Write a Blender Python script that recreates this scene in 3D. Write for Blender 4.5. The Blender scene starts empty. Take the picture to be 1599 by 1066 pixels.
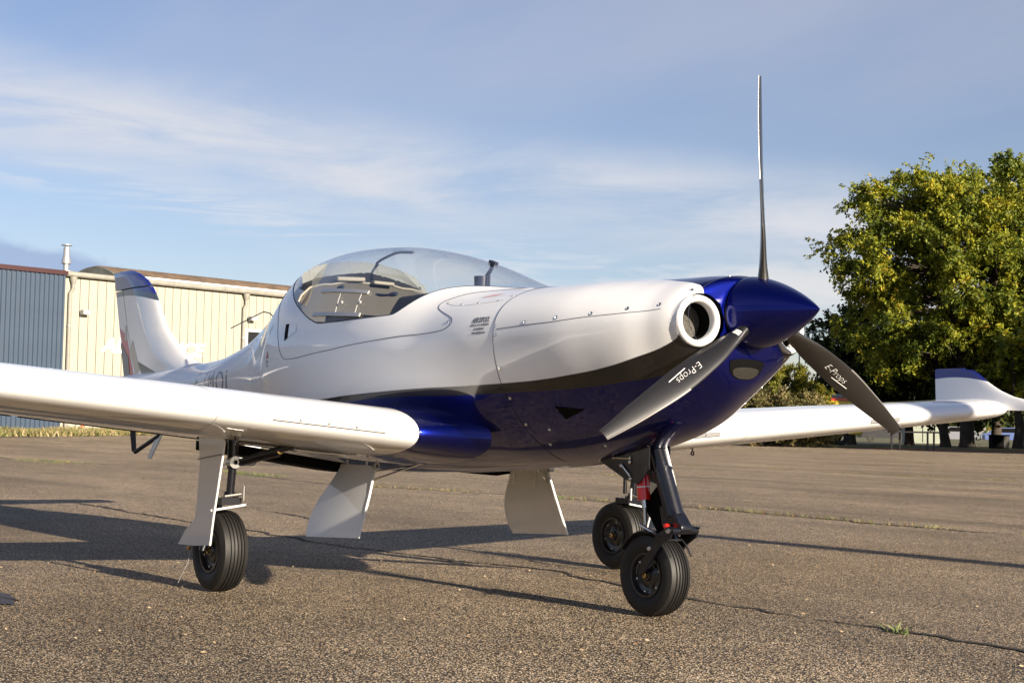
import bpy, bmesh, math, random
import numpy as np
from mathutils import Vector, Matrix

random.seed(7); RNG = np.random.default_rng(7)
S = bpy.context.scene
COL = S.collection

# ------------------------------------------------------------------ camera
CAM_POS = np.array([3.43128936, -3.83099228, 0.71552622])
yaw, pitch, roll, FPX = 2.506049564174476, 0.05762226718750686, 0.01926463871414239, 2293.2222269633385
cF = np.array([math.cos(yaw)*math.cos(pitch), math.sin(yaw)*math.cos(pitch), math.sin(pitch)])
_r = np.array([math.sin(yaw), -math.cos(yaw), 0.0]); _u = np.cross(_r, cF)
cR = math.cos(roll)*_r + math.sin(roll)*_u
cU = -math.sin(roll)*_r + math.cos(roll)*_u
cam = bpy.data.objects.new('camera', bpy.data.cameras.new('camera'))
COL.objects.link(cam)
cam.matrix_world = Matrix(((cR[0], cU[0], -cF[0], CAM_POS[0]), (cR[1], cU[1], -cF[1], CAM_POS[1]),
                           (cR[2], cU[2], -cF[2], CAM_POS[2]), (0, 0, 0, 1)))
cam.data.sensor_width = 36.0
cam.data.lens = FPX*36.0/1599.0
cam.data.clip_start = 0.05
cam.data.clip_end = 6000
S.camera = cam

# ------------------------------------------------------------------ sky and sun
SUN_EL = math.radians(17.4)
SUN_XY = (1.0, 0.06)
SUN_AZ = math.atan2(SUN_XY[1], SUN_XY[0])
W = bpy.data.worlds.new('World'); S.world = W; W.use_nodes = True
nt = W.node_tree; N = nt.nodes; L = nt.links
for n in list(N): N.remove(n)
def wn(t, **k):
    n = N.new(t)
    for a, b in k.items(): setattr(n, a, b)
    return n
def wmath(op, a, b=None, c=None, clamp=False):
    n = wn('ShaderNodeMath', operation=op, use_clamp=clamp)
    for i, v in enumerate((a, b, c)):
        if v is None: continue
        if isinstance(v, (int, float)): n.inputs[i].default_value = v
        else: L.new(v, n.inputs[i])
    return n.outputs[0]
def wsmooth(v, a, b):
    n = wn('ShaderNodeMapRange', interpolation_type='SMOOTHSTEP'); L.new(v, n.inputs[0])
    n.inputs[1].default_value = a; n.inputs[2].default_value = b
    return n.outputs[0]
sky = wn('ShaderNodeTexSky', sky_type='NISHITA'); sky.sun_disc = False
sky.sun_elevation = SUN_EL
sky.sun_rotation = math.radians(90) - SUN_AZ
sky.air_density = 1.0; sky.dust_density = 0.3; sky.ozone_density = 2.2
tc = wn('ShaderNodeTexCoord'); sep = wn('ShaderNodeSeparateXYZ'); L.new(tc.outputs['Generated'], sep.inputs[0])
X_, Y_, Z_ = sep.outputs
zc = wmath('MAXIMUM', Z_, 0.0)
den = wmath('ADD', zc, 0.09)
px_ = wmath('DIVIDE', X_, den); py_ = wmath('DIVIDE', Y_, den)
comb = wn('ShaderNodeCombineXYZ'); L.new(px_, comb.inputs[0]); L.new(py_, comb.inputs[1])
def cloud(rotz, sx, sy, scale, detail, rough, lo, hi, dist=0.0, seed=0.0, src=None):
    m = wn('ShaderNodeMapping'); m.inputs['Rotation'].default_value = (0, 0, math.radians(rotz))
    m.inputs['Scale'].default_value = (sx, sy, 1); m.inputs['Location'].default_value = (seed, seed*.7, seed*.3)
    L.new(src or comb.outputs[0], m.inputs[0])
    t = wn('ShaderNodeTexNoise'); t.inputs['Scale'].default_value = scale; t.inputs['Detail'].default_value = detail
    t.inputs['Roughness'].default_value = rough; t.inputs['Distortion'].default_value = dist
    L.new(m.outputs[0], t.inputs[0])
    return wsmooth(t.outputs[0], lo, hi)
el = wmath('ARCSINE', Z_)
_ca, _sa = math.cos(2.506), math.sin(2.506)          # bearing counted from the hangar side, clockwise; wraps on the far side
azc = wmath('ARCTAN2', wmath('SUBTRACT', wmath('MULTIPLY', X_, _sa), wmath('MULTIPLY', Y_, _ca)), wmath('ADD', wmath('MULTIPLY', X_, _ca), wmath('MULTIPLY', Y_, _sa)))
cae = wn('ShaderNodeCombineXYZ'); L.new(azc, cae.inputs[0]); L.new(el, cae.inputs[1])
# high veil, thin long streaks, one soft band and small ripples, low cumulus bank near the horizon
thin = wmath('SUBTRACT', 1.0, wmath('MULTIPLY', wsmooth(el, .40, 1.1), .75))  # veil thinned overhead, out of view, to weaken ambient light and deepen shadows
veil = wmath('MULTIPLY', cloud(25, .35, 1.2, .9, 5, .5, .25, .75, .3, 3.1), wmath('MULTIPLY', wsmooth(el, .14, .26), thin))
wave = cloud(0, 3.0, 3.0, 1.5, 4, .55, 0, 1, 0, 5.0, cae.outputs[0])
def band(slope, off, w, wob=.03):
    c = wmath('ADD', wmath('MULTIPLY', azc, slope), off)
    d = wmath('SUBTRACT', wmath('ADD', el, wmath('MULTIPLY', wmath('SUBTRACT', wave, .5), wob)), c)
    return wmath('SUBTRACT', 1.0, wsmooth(wmath('ABSOLUTE', d), 0.0, w))
b1 = wmath('MULTIPLY', band(-.125, .160, .052), cloud(-8, 2.5, 12, 2.2, 6, .6, .2, .62, .4, 1.7, cae.outputs[0]))
b2 = wmath('MULTIPLY', band(-.14, .115, .022, .02), cloud(-8, 5, 60, 2.0, 7, .62, .40, .66, .6, 9.0, cae.outputs[0]))
b3 = wmath('MULTIPLY', wmath('MULTIPLY', band(-.05, .102, .03, .035), cloud(-4, 5, 16, 1.6, 7, .6, .38, .6, .5, 4.0, cae.outputs[0])), wsmooth(azc, -.2, 0.0))
b4 = wmath('MULTIPLY', wmath('SUBTRACT', 1.0, wsmooth(el, .15, .30)), cloud(0, 1.2, 5, 1.6, 5, .5, .30, .8, .2, 12.0, cae.outputs[0]))
cumn = cloud(0, 5, 9, 1.2, 8, .55, 0, 1, .1, 21.0, cae.outputs[0])
cumtop = wmath('ADD', .108, wmath('MULTIPLY', wmath('SUBTRACT', cumn, .5), .05))
cumtop = wmath('SUBTRACT', cumtop, wmath('MULTIPLY', wmath('ADD', wmath('MAXIMUM', azc, -.45), .35), .085))
cum = wmath('SUBTRACT', 1.0, wsmooth(wmath('SUBTRACT', el, cumtop), -.004, .006))
cum = wmath('MULTIPLY', cum, wmath('SUBTRACT', 1.0, wsmooth(azc, -.22, -.02)))
side = wmath('SUBTRACT', 1.0, wsmooth(wmath('ABSOLUTE', azc), 1.2, 2.6))
b1, b2, b3, b4, cum = [wmath('MULTIPLY', q, side) for q in (b1, b2, b3, b4, cum)]
def mixc(fac, a, b):
    m = wn('ShaderNodeMix', data_type='RGBA')
    if isinstance(fac, (int, float)): m.inputs[0].default_value = fac
    else: L.new(fac, m.inputs[0])
    for s, v in ((6, a), (7, b)):
        if isinstance(v, tuple): m.inputs[s].default_value = v
        else: L.new(v, m.inputs[s])
    return m.outputs[2]
SKYK = 0.88
tint = wn('ShaderNodeMix', data_type='RGBA', blend_type='MULTIPLY'); tint.inputs[0].default_value = 1.0
L.new(sky.outputs[0], tint.inputs[6]); tint.inputs[7].default_value = (1.00, .91, 1.01, 1)
c0 = tint.outputs[2]
c1 = mixc(wmath('MULTIPLY', veil, .62), c0, (5.0*SKYK, 5.3*SKYK, 6.4*SKYK, 1))
c2 = mixc(wmath('MULTIPLY', b4, .18), c1, (5.2*SKYK, 5.5*SKYK, 6.1*SKYK, 1))
c3 = mixc(wmath('MULTIPLY', b1, .95), c2, (6.9*SKYK, 7.0*SKYK, 7.5*SKYK, 1))
c4 = mixc(wmath('MULTIPLY', b2, .55), c3, (7.2*SKYK, 7.4*SKYK, 7.9*SKYK, 1))
c5 = mixc(wmath('MULTIPLY', b3, .70), c4, (8.0*SKYK, 7.7*SKYK, 7.6*SKYK, 1))
c6 = mixc(wmath('MULTIPLY', cum, .85), c5, (3.4*SKYK, 4.4*SKYK, 6.6*SKYK, 1))
bg = wn('ShaderNodeBackground'); L.new(c6, bg.inputs[0]); bg.inputs[1].default_value = 0.050
out = wn('ShaderNodeOutputWorld'); L.new(bg.outputs[0], out.inputs[0])

sun = bpy.data.objects.new('sun', bpy.data.lights.new('sun', 'SUN')); COL.objects.link(sun)
sun.data.energy = 5.0; sun.data.angle = math.radians(0.5); sun.data.color = (1.0, 0.86, 0.68)
_n = math.hypot(*SUN_XY)
sd = Vector((math.cos(SUN_EL)*SUN_XY[0]/_n, math.cos(SUN_EL)*SUN_XY[1]/_n, math.sin(SUN_EL)))
sun.rotation_euler = sd.to_track_quat('Z', 'Y').to_euler(); sun.location = (60, 4, 30)
S.view_settings.view_transform = 'Standard'; S.view_settings.look = 'None'
S.view_settings.gamma = 1.0; S.view_settings.use_curve_mapping = False
S.view_settings.exposure = 1.28
S.cycles.max_bounces = 8; S.cycles.transparent_max_bounces = 16; S.cycles.caustics_reflective = False

# ------------------------------------------------------------------ helpers
def tag(o, label=None, cat=None, group=None, kind=None):
    if label: o['label'] = label
    if cat: o['category'] = cat
    if group: o['group'] = group
    if kind: o['kind'] = kind
    return o
def empty(name, loc=(0, 0, 0), rz=0.0):
    o = bpy.data.objects.new(name, None); COL.objects.link(o)
    o.location = loc; o.rotation_euler = (0, 0, rz); o.empty_display_size = .3
    return o
def mesh(name, v, f, mat, parent=None, smooth=True, angle=None):
    me = bpy.data.meshes.new(name)
    v = np.asarray(v, float).reshape(-1, 3)
    me.from_pydata(v.tolist(), [], [tuple(int(i) for i in q) for q in f])
    if smooth: me.shade_smooth()
    if angle: me.set_sharp_from_angle(angle=math.radians(angle))
    me.materials.append(mat); me.update()
    o = bpy.data.objects.new(name, me); COL.objects.link(o)
    if parent: o.parent = parent
    return o
class MB:
    def __init__(s): s.v = []; s.f = []
    def add(s, v, f):
        b = len(s.v); s.v += [tuple(map(float, p)) for p in v]; s.f += [tuple(int(i)+b for i in q) for q in f]; return s
    def box(s, c, d, R=None):
        hx, hy, hz = d[0]/2, d[1]/2, d[2]/2
        P = np.array([(x, y, z) for x in (-hx, hx) for y in (-hy, hy) for z in (-hz, hz)])
        if R is not None: P = P @ np.array(R).T
        P = P + np.array(c)
        return s.add(P, [(0, 1, 3, 2), (4, 6, 7, 5), (0, 4, 5, 1), (2, 3, 7, 6), (0, 2, 6, 4), (1, 5, 7, 3)])
    def tube(s, pts, r, n=12, caps=True):
        pts = np.asarray(pts, float); m = len(pts)
        r = np.broadcast_to(np.asarray(r, float), (m,))
        t = np.gradient(pts, axis=0); t /= np.linalg.norm(t, axis=1)[:, None]+1e-12
        a = np.array([0, 0, 1.0]) if abs(t[0][2]) < .9 else np.array([1.0, 0, 0])
        V = []
        for i in range(m):
            a = a - t[i]*(a@t[i]); a /= np.linalg.norm(a); b = np.cross(t[i], a)
            for k in range(n):
                an = 2*math.pi*k/n; V.append(pts[i]+r[i]*(math.cos(an)*a+math.sin(an)*b))
        Fc = [(i*n+k, i*n+(k+1) % n, (i+1)*n+(k+1) % n, (i+1)*n+k) for i in range(m-1) for k in range(n)]
        if caps: Fc += [tuple(range(n))[::-1], tuple((m-1)*n+k for k in range(n))]
        return s.add(V, Fc)
    def lathe(s, prof, c, ax='Y', n=48, closed=False, R=None):
        """prof: (axial, radius)"""
        V = []
        for a, r in prof:
            for k in range(n):
                t = 2*math.pi*k/n; p, q = r*math.cos(t), r*math.sin(t)
                V.append({'Y': (p, a, q), 'X': (a, p, q), 'Z': (p, q, a)}[ax])
        V = np.array(V)
        if R is not None: V = V @ np.array(R).T
        V = V+np.array(c); m = len(prof); Fc = []
        for i in range(m if closed else m-1):
            j = (i+1) % m
            Fc += [(i*n+k, i*n+(k+1) % n, j*n+(k+1) % n, j*n+k) for k in range(n)]
        return s.add(V, Fc)
    def plate(s, poly, off):
        """flat polygon (3-D points) extruded by vector off"""
        P = [np.array(p, float) for p in poly]; n = len(P); off = np.array(off, float)
        return s.add(P+[p+off for p in P], [tuple(range(n)), tuple(range(2*n-1, n-1, -1))]+[(i, i+n, (i+1) % n+n, (i+1) % n) for i in range(n)])
    def build(s, name, mat, parent=None, smooth=True, angle=35):
        return mesh(name, s.v, s.f, mat, parent, smooth, angle)
def bevel(o, w, seg=2):
    m = o.modifiers.new('bevel', 'BEVEL'); m.width = w; m.segments = seg; m.limit_method = 'ANGLE'; return o
def ground_at(px, D, z=0.0):
    """world point seen in picture column px at depth D, at height z"""
    a = (px-799.5)/FPX; b = ((z-CAM_POS[2])/D-cF[2]-cR[2]*a)/cU[2]
    return CAM_POS+D*(cF+cR*a+cU*b)
def height_at(px, py, D):
    return float((CAM_POS+D*(cF+cR*(px-799.5)/FPX+cU*(533-py)/FPX))[2])

# ------------------------------------------------------------------ materials
def mat(name, color=(.5, .5, .5), rough=.5, metal=0.0, coat=0.0, spec=.5, bump=None, var=None, coat_rough=.03):
    m = bpy.data.materials.new(name); m.use_nodes = True; t = m.node_tree; b = t.nodes['Principled BSDF']
    b.inputs['Base Color'].default_value = (*color, 1); b.inputs['Roughness'].default_value = rough
    b.inputs['Metallic'].default_value = metal; b.inputs['Coat Weight'].default_value = coat
    b.inputs['Coat Roughness'].default_value = coat_rough; b.inputs['Specular IOR Level'].default_value = spec
    if var:   # (scale, amount): soft uneven colour
        tcn = t.nodes.new('ShaderNodeTexCoord'); nz = t.nodes.new('ShaderNodeTexNoise'); nz.inputs['Scale'].default_value = var[0]
        nz.inputs['Detail'].default_value = 6; t.links.new(tcn.outputs['Object'], nz.inputs[0])
        mr = t.nodes.new('ShaderNodeMapRange'); mr.inputs[1].default_value = .3; mr.inputs[2].default_value = .7
        mr.inputs[3].default_value = 1-var[1]; mr.inputs[4].default_value = 1+var[1]; t.links.new(nz.outputs[0], mr.inputs[0])
        vm = t.nodes.new('ShaderNodeVectorMath'); vm.operation = 'SCALE'; vm.inputs[0].default_value = color
        t.links.new(mr.outputs[0], vm.inputs['Scale']); t.links.new(vm.outputs[0], b.inputs['Base Color'])
    if bump:  # (scale, strength, distance)
        tcn = t.nodes.new('ShaderNodeTexCoord'); nz = t.nodes.new('ShaderNodeTexNoise'); nz.inputs['Scale'].default_value = bump[0]
        nz.inputs['Detail'].default_value = 4; t.links.new(tcn.outputs['Object'], nz.inputs[0])
        bp = t.nodes.new('ShaderNodeBump'); bp.inputs['Strength'].default_value = bump[1]; bp.inputs['Distance'].default_value = bump[2]
        t.links.new(nz.outputs[0], bp.inputs['Height']); t.links.new(bp.outputs[0], b.inputs['Normal'])
    return m
class G:
    """small node-building helper for one material"""
    def __init__(s, m): s.t = m.node_tree; s.b = s.t.nodes['Principled BSDF']
    def n(s, ty, **k):
        q = s.t.nodes.new(ty)
        for a, b in k.items(): setattr(q, a, b)
        return q
    def put(s, sock, v):
        if isinstance(v, (int, float)): sock.default_value = v
        elif isinstance(v, tuple): sock.default_value = v
        else: s.t.links.new(v, sock)
    def m(s, op, a, b=None, c=None):
        q = s.n('ShaderNodeMath', operation=op)
        for i, v in enumerate((a, b, c)):
            if v is not None: s.put(q.inputs[i], v)
        return q.outputs[0]
    def mr(s, v, a, b, c=0.0, d=1.0, smooth=False):
        q = s.n('ShaderNodeMapRange', interpolation_type='SMOOTHSTEP' if smooth else 'LINEAR')
        for i, x in enumerate((v, a, b, c, d)): s.put(q.inputs[i], x)
        return q.outputs[0]
    def mix(s, f, a, b):
        q = s.n('ShaderNodeMix', data_type='RGBA'); s.put(q.inputs[0], f)
        for i, v in ((6, a), (7, b)): s.put(q.inputs[i], v if not isinstance(v, tuple) else (*v[:3], 1))
        return q.outputs[2]
    def noise(s, vec, scale, detail=4, rough=.5, dist=0):
        q = s.n('ShaderNodeTexNoise'); s.put(q.inputs['Vector'], vec); q.inputs['Scale'].default_value = scale
        q.inputs['Detail'].default_value = detail; q.inputs['Roughness'].default_value = rough; q.inputs['Distortion'].default_value = dist
        return q.outputs[0]
    def curve(s, v, pts, x0, x1, y0, y1):
        q = s.n('ShaderNodeFloatCurve'); c = q.mapping.curves[0]
        P = [((x-x0)/(x1-x0), (y-y0)/(y1-y0)) for x, y in pts]
        P.sort()
        while len(c.points) < len(P): c.points.new(.5, .5)
        for k, p in zip(c.points, P): k.location = p; k.handle_type = 'AUTO_CLAMPED'
        q.mapping.update()
        s.put(q.inputs['Value'], s.mr(v, x0, x1)); return s.m('MULTIPLY_ADD', q.outputs[0], y1-y0, y0)

M = {}
M['white'] = mat('white_paint', (.78, .79, .80), .60, 0, 1.0, .25)
M['white_metal'] = mat('white_satin', (.74, .75, .76), .35, 0, .6, .5)
M['blue'] = mat('blue_paint', (.0008, .005, .15), .36, .92, .6)
M['blackp'] = mat('black_paint', (.012, .011, .011), .3, 0, 1.0)
M['dark_metal'] = mat('dark_metal', (.003, .0035, .007), .30, .0, .22, var=(30, .3))
M['black'] = mat('black_plastic', (.012, .012, .013), .5, var=(20, .3))
M['rubber'] = mat('tyre_rubber', (.0065, .006, .0055), .60, bump=(160, .25, .002), var=(9, .35))
M['rim'] = mat('black_rim', (.010, .010, .011), .35, .0, .5)
M['steel'] = mat('bright_steel', (.62, .62, .60), .25, 1.0)
M['brass'] = mat('gold_fitting', (.55, .38, .15), .3, 1.0)
M['red'] = mat('red_gas_spring', (.80, .012, .008), .3, 0, .6)
M['grey'] = mat('grey_fabric', (.33, .35, .35), .9, var=(14, .15), bump=(60, .4, .004))
M['lining'] = mat('brown_grey_lining', (.036, .032, .026), .7, var=(6, .15))
M['cream_trim'] = mat('cream_trim', (.24, .22, .18), .5)
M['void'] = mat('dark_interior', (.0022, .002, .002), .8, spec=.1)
M['mesh_grey'] = mat('grey_radiator', (.06, .056, .048), .7, bump=(220, .8, .004), var=(90, .5))
M['ink'] = mat('dark_ink', (.02, .025, .05), .4)
M['ink_blue'] = mat('registration_ink', (.03, .05, .11), .3, 0, 1.0)
M['ink_red'] = mat('red_ink', (.45, .03, .02), .4)
M['ink_white'] = mat('white_ink', (.8, .8, .8), .4)
M['acrylic'] = mat('frosted_acrylic', (.34, .34, .33), .25, 0, .5)
M['guard'] = mat('erosion_guard', (.45, .43, .40), .38, .85)
M['strip'] = mat('grey_strip', (.30, .30, .30), .4, .4)

# livery of the fuselage: paint laid out by position on the aircraft
def livery():
    m = mat('fuselage_livery', (.8, .8, .8), .28, 0, .8); g = G(m)
    tcn = g.n('ShaderNodeTexCoord'); sp = g.n('ShaderNodeSeparateXYZ'); g.put(sp.inputs[0], tcn.outputs['Object'])
    x, y, z = sp.outputs; ay = g.m('ABSOLUTE', y)
    wb = [(-6.5, .20), (-3.2, .20), (-2.95, .79), (-2.545, .822), (-2.02, .851), (-1.76, .862), (-1.49, .868), (-1.27, .877), (-1.045, .889),
          (-.905, .903), (-.685, .936), (-.535, .976), (-.445, 1.006), (-.385, 1.037), (-.34, 1.07), (0, 1.2)]
    bb = [(-6.5, .19), (-3.2, .19), (-2.95, .77), (-2.85, .780), (-2.445, .806), (-2.155, .816), (-1.895, .826), (-1.51, .831), (-1.215, .842), (-.93, .853),
          (-.62, .883), (-.54, .895), (-.4, .949), (-.34, .99), (0, 1.15)]
    yt = [(-6.5, 0), (-1.0, 0), (-.93, .012), (-.8, .065), (-.63, .15), (-.47, .204), (-.395, .218), (-.35, .222), (0, .23)]
    e = .0012
    zwb = g.curve(x, wb, -6.5, 0, 0, 1.5); zbb = g.curve(x, bb, -6.5, 0, 0, 1.5); yyt = g.curve(x, yt, -6.5, 0, 0, .5)
    up = g.mr(g.m('SUBTRACT', z, zwb), -e, e); lo = g.mr(g.m('SUBTRACT', z, zbb), -e, e)
    top = g.mr(g.m('SUBTRACT', yyt, ay), -e, e)
    front = g.mr(x, -.385, -.380)
    inner = g.m('MULTIPLY', front, g.mr(g.m('SUBTRACT', .20, ay), -e, e))
    rear = g.mr(x, -2.90, -2.905); up = g.m('MAXIMUM', up, rear); lo = g.m('MAXIMUM', lo, rear)
    whitemask = g.m('MULTIPLY', up, g.m('SUBTRACT', 1.0, g.m('MAXIMUM', top, inner)))
    blackmask = g.m('MULTIPLY', g.m('SUBTRACT', lo, up), g.m('SUBTRACT', 1.0, inner))
    bluec = (.0008, .005, .15)
    fl = g.noise(tcn.outputs['Object'], 900, 2)
    c = g.mix(g.m('MAXIMUM', blackmask, 0.0), bluec, (.011, .010, .010))
    c = g.mix(whitemask, c, (.78, .79, .80))
    g.put(g.b.inputs['Base Color'], c)
    isblue = g.m('MULTIPLY', g.m('SUBTRACT', 1.0, whitemask), g.m('SUBTRACT', 1.0, blackmask))
    g.put(g.b.inputs['Metallic'], g.m('MULTIPLY', isblue, .92)); g.put(g.b.inputs['Roughness'], g.m('MULTIPLY_ADD', whitemask, .26, .34)); g.b.inputs['Specular IOR Level'].default_value = .25
    nz = g.noise(tcn.outputs['Object'], 2.6, 2)
    bp = g.n('ShaderNodeBump'); bp.inputs['Strength'].default_value = .08; bp.inputs['Distance'].default_value = .01
    g.put(bp.inputs['Height'], nz); g.put(g.b.inputs['Coat Normal'], bp.outputs[0])
    return m
M['livery'] = livery()

def glassmat():
    m = bpy.data.materials.new('canopy_acrylic'); m.use_nodes = True; t = m.node_tree
    for n in list(t.nodes): t.nodes.remove(n)
    o = t.nodes.new('ShaderNodeOutputMaterial'); mx = t.nodes.new('ShaderNodeMixShader'); tr = t.nodes.new('ShaderNodeBsdfTransparent')
    gl = t.nodes.new('ShaderNodeBsdfGlossy'); lwt = t.nodes.new('ShaderNodeLayerWeight'); fr = t.nodes.new('ShaderNodeMath'); fr.operation = 'POWER'; fr.inputs[1].default_value = 5.0; t.links.new(lwt.outputs['Facing'], fr.inputs[0])
    tr.inputs[0].default_value = (.955, .975, .99, 1); gl.inputs['Roughness'].default_value = .015; gl.inputs[0].default_value = (.95, .95, .95, 1)
    lw = t.nodes.new('ShaderNodeMath'); lw.operation = 'MULTIPLY_ADD'; lw.inputs[1].default_value = .9; lw.inputs[2].default_value = .045
    t.links.new(fr.outputs[0], lw.inputs[0]); t.links.new(lw.outputs[0], mx.inputs[0])
    t.links.new(tr.outputs[0], mx.inputs[1]); t.links.new(gl.outputs[0], mx.inputs[2]); t.links.new(mx.outputs[0], o.inputs[0])
    return m
M['glass'] = glassmat()
def carbon():
    m = mat('carbon_fibre', (.02, .02, .02), .32, 0, .6, .6); g = G(m); tcn = g.n('ShaderNodeTexCoord')
    w = g.n('ShaderNodeTexWave', wave_type='BANDS', bands_direction='Y'); g.put(w.inputs['Vector'], tcn.outputs['Object'])
    w.inputs['Scale'].default_value = 70; w.inputs['Distortion'].default_value = .4; w.inputs['Detail'].default_value = 1
    w2 = g.n('ShaderNodeTexWave', wave_type='BANDS', bands_direction='Z'); g.put(w2.inputs['Vector'], tcn.outputs['Object'])
    w2.inputs['Scale'].default_value = 160; w2.inputs['Distortion'].default_value = .6
    g.put(g.b.inputs['Base Color'], g.mix(w.outputs[1], (.002, .002, .002), (.020, .018, .016)))
    g.put(g.b.inputs['Roughness'], g.mr(w2.outputs[1], 0, 1, .28, .45))
    return m
M['carbon'] = carbon()

# ------------------------------------------------------------------ fuselage shape (stations along the aircraft: x, top, bottom, half width, height of widest line, fullness above and below, shoulder above and below)
ST=np.array([
[-0.330,1.270,1.013,0.130,1.139,2.000,2.000,1.000, 0.900],
[-0.340,1.271,0.959,0.235,1.125,2.000,2.000,1.000, 0.780],
[-0.352,1.276,0.921,0.288,1.115,2.000,2.000,1.000, 0.680],
[-0.375,1.277,0.875,0.318,1.108,2.000,2.000,1.000, 0.640],
[-0.420,1.281,0.828,0.338,1.102,2.000,2.000,1.000, 0.640],
[-0.500,1.283,0.764,0.358,1.092,2.000,2.000,1.000, 0.660],
[-0.600,1.283,0.707,0.388,1.085,2.050,2.000,1.000, 0.760],
[-0.770,1.288,0.649,0.425,1.080,2.200,1.900,1.000, 0.860],
[-0.940,1.291,0.608,0.455,1.070,2.400,1.800,1.000, 0.950],
[-1.250,1.291,0.556,0.482,1.060,2.500,1.750,0.968, 1.000],
[-1.500,1.297,0.538,0.505,1.040,2.450,1.850,0.952,1.000],
[-1.620,1.325,0.530,0.506,1.035,2.300,1.850,0.917,1.000],
[-1.750,1.368,0.522,0.507,1.030,2.100,1.900,0.890,1.000],
[-2.000,1.458,0.506,0.525,1.030,2.000,1.950,0.968,1.000],
[-2.310,1.535,0.495,0.535,1.030,2.000,2.000,1.019,1.000],
[-2.600,1.580,0.486,0.524,1.030,2.000,2.000,1.001,1.000],
[-3.020,1.600,0.486,0.479,1.020,2.000,2.000,0.893,1.000],
[-3.420,1.575,0.500,0.387,1.010,2.000,2.000,0.828,1.000],
[-3.730,1.497,0.530,0.275,1.000,2.000,2.000,0.430,1.000],
[-3.980,1.351,0.560,0.217,0.990,2.000,2.000,0.287,1.000],
[-4.100,1.263,0.575,0.217,0.980,2.000,2.000,0.299,1.000],
[-4.320,1.160,0.600,0.225,0.960,2.000,2.000,0.453,1.000],
[-4.700,1.080,0.650,0.197,0.920,2.000,2.000,0.685,1.000],
[-5.000,1.062,0.690,0.175,0.900,2.000,2.000,0.789,1.000],
[-5.500,1.040,0.750,0.125,0.900,2.000,2.000,0.993,1.000],
[-6.000,1.021,0.815,0.077,0.920,2.000,2.000,0.996,1.000],
[-6.420,1.001,0.875,0.029,0.940,2.000,2.000,0.997,1.000]])
def pchip(xs,ys,x):
    xs=np.asarray(xs,float);ys=np.asarray(ys,float)
    h=np.diff(xs);d=np.diff(ys)/h;m=np.zeros_like(xs)
    for i in range(1,len(xs)-1):
        if d[i-1]*d[i]>0:
            w1=2*h[i]+h[i-1];w2=h[i]+2*h[i-1];m[i]=(w1+w2)/(w1/d[i-1]+w2/d[i])
    m[0],m[-1]=d[0],d[-1]
    x=np.clip(x,xs[0],xs[-1]);k=np.clip(np.searchsorted(xs,x)-1,0,len(xs)-2)
    t=(x-xs[k])/h[k];a=ys[k];b=ys[k+1]
    return (2*t**3-3*t**2+1)*a+(t**3-2*t**2+t)*h[k]*m[k]+(-2*t**3+3*t**2)*b+(t**3-t**2)*h[k]*m[k+1]
_gx=np.arange(-6.42,-.3299,.005)
def _tab():
    T=ST[::-1];out=[]
    for c in range(1,9):
        v=pchip(T[:,0],T[:,c],_gx);r=v.copy()
        for s,lo in ((14,-1e9),):
            k=np.arange(-3*s,3*s+1);g=np.exp(-.5*(k/s)**2);g/=g.sum()
            vp=np.concatenate([2*v[0]-v[3*s:0:-1],v,2*v[-1]-v[-2:-3*s-2:-1]])
            sm=np.convolve(vp,g,'valid')
            wt=np.clip((-.75-_gx)/.3,0,1);wt=wt*wt*(3-2*wt)
            r=v*(1-wt)+sm*wt
        out.append(r)
    return np.array(out)
TB=_tab()
def sec(x):
    return [np.interp(x,_gx,TB[i]) for i in range(8)]
def surf(x,ph,off=0.0,smooth=None):
    """starboard is ph>0 ; ph 0 top, pi bottom"""
    x=np.asarray(x,float);ph=np.asarray(ph,float)
    zt,zb,w,zm,nu,nl,cu,cl=sec(x)
    c=np.cos(ph);s=np.sin(ph);n=np.where(c>0,nu,nl)
    cc=np.sign(c)*np.abs(c)**(2/n);ss=np.sign(s)*np.abs(s)**(2/n)
    k=np.where(c>0,cu,cl);y=-w*ss*(k+(1-k)*np.abs(ss)**2.2);z=zm+np.where(c>0,zt-zm,zm-zb)*cc
    P=np.stack(np.broadcast_arrays(x,y,z),-1)
    return P

AR = -0.014359090047340501
plane = empty('light_aircraft'); plane.rotation_euler = (AR, 0, 0)
tag(plane, 'white, black and blue low-wing propeller aircraft with a bubble canopy parked on the apron', 'aircraft')
def nrm(x, ph, e=.004):
    p = surf(x, ph); dx = surf(np.asarray(x)+e, ph)-surf(np.asarray(x)-e, ph); dp = surf(x, np.asarray(ph)+e)-surf(x, np.asarray(ph)-e)
    n = np.cross(dx, dp); n /= np.linalg.norm(n, axis=-1, keepdims=True)+1e-12
    c = np.stack(np.broadcast_arrays(p[..., 0], 0*p[..., 0], np.interp(p[..., 0], _gx, TB[3])), -1)
    s = np.sign(((p-c)*n).sum(-1, keepdims=True)); return n*np.where(s == 0, 1, s)
def onbody(x, ph, off=0.0):
    return surf(x, ph)+nrm(x, ph)*off
def ph_at(x, z):
    """angle on the starboard side at which the skin at station x has height z"""
    phs = np.linspace(0.02, math.pi-.02, 400); zz = surf(x+0*phs, phs)[:, 2]
    return float(np.interp(-z, -zz, phs))
GL = [(-3.62, 0), (-3.60, .22), (-3.55, .41), (-3.465, .61), (-3.37, .76), (-3.225, .92), (-3.105, 1.03), (-2.905, 1.17), (-2.745, 1.265), (-2.62, 1.31), (-2.435, 1.30), (-2.275, 1.275), (-2.155, 1.25),
      (-2.06, 1.225), (-2.00, 1.20), (-1.965, 1.14), (-1.93, 1.05), (-1.89, .93), (-1.835, .79), (-1.76, .65), (-1.645, .47), (-1.53, .29), (-1.47, .16), (-1.44, 0)]
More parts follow.
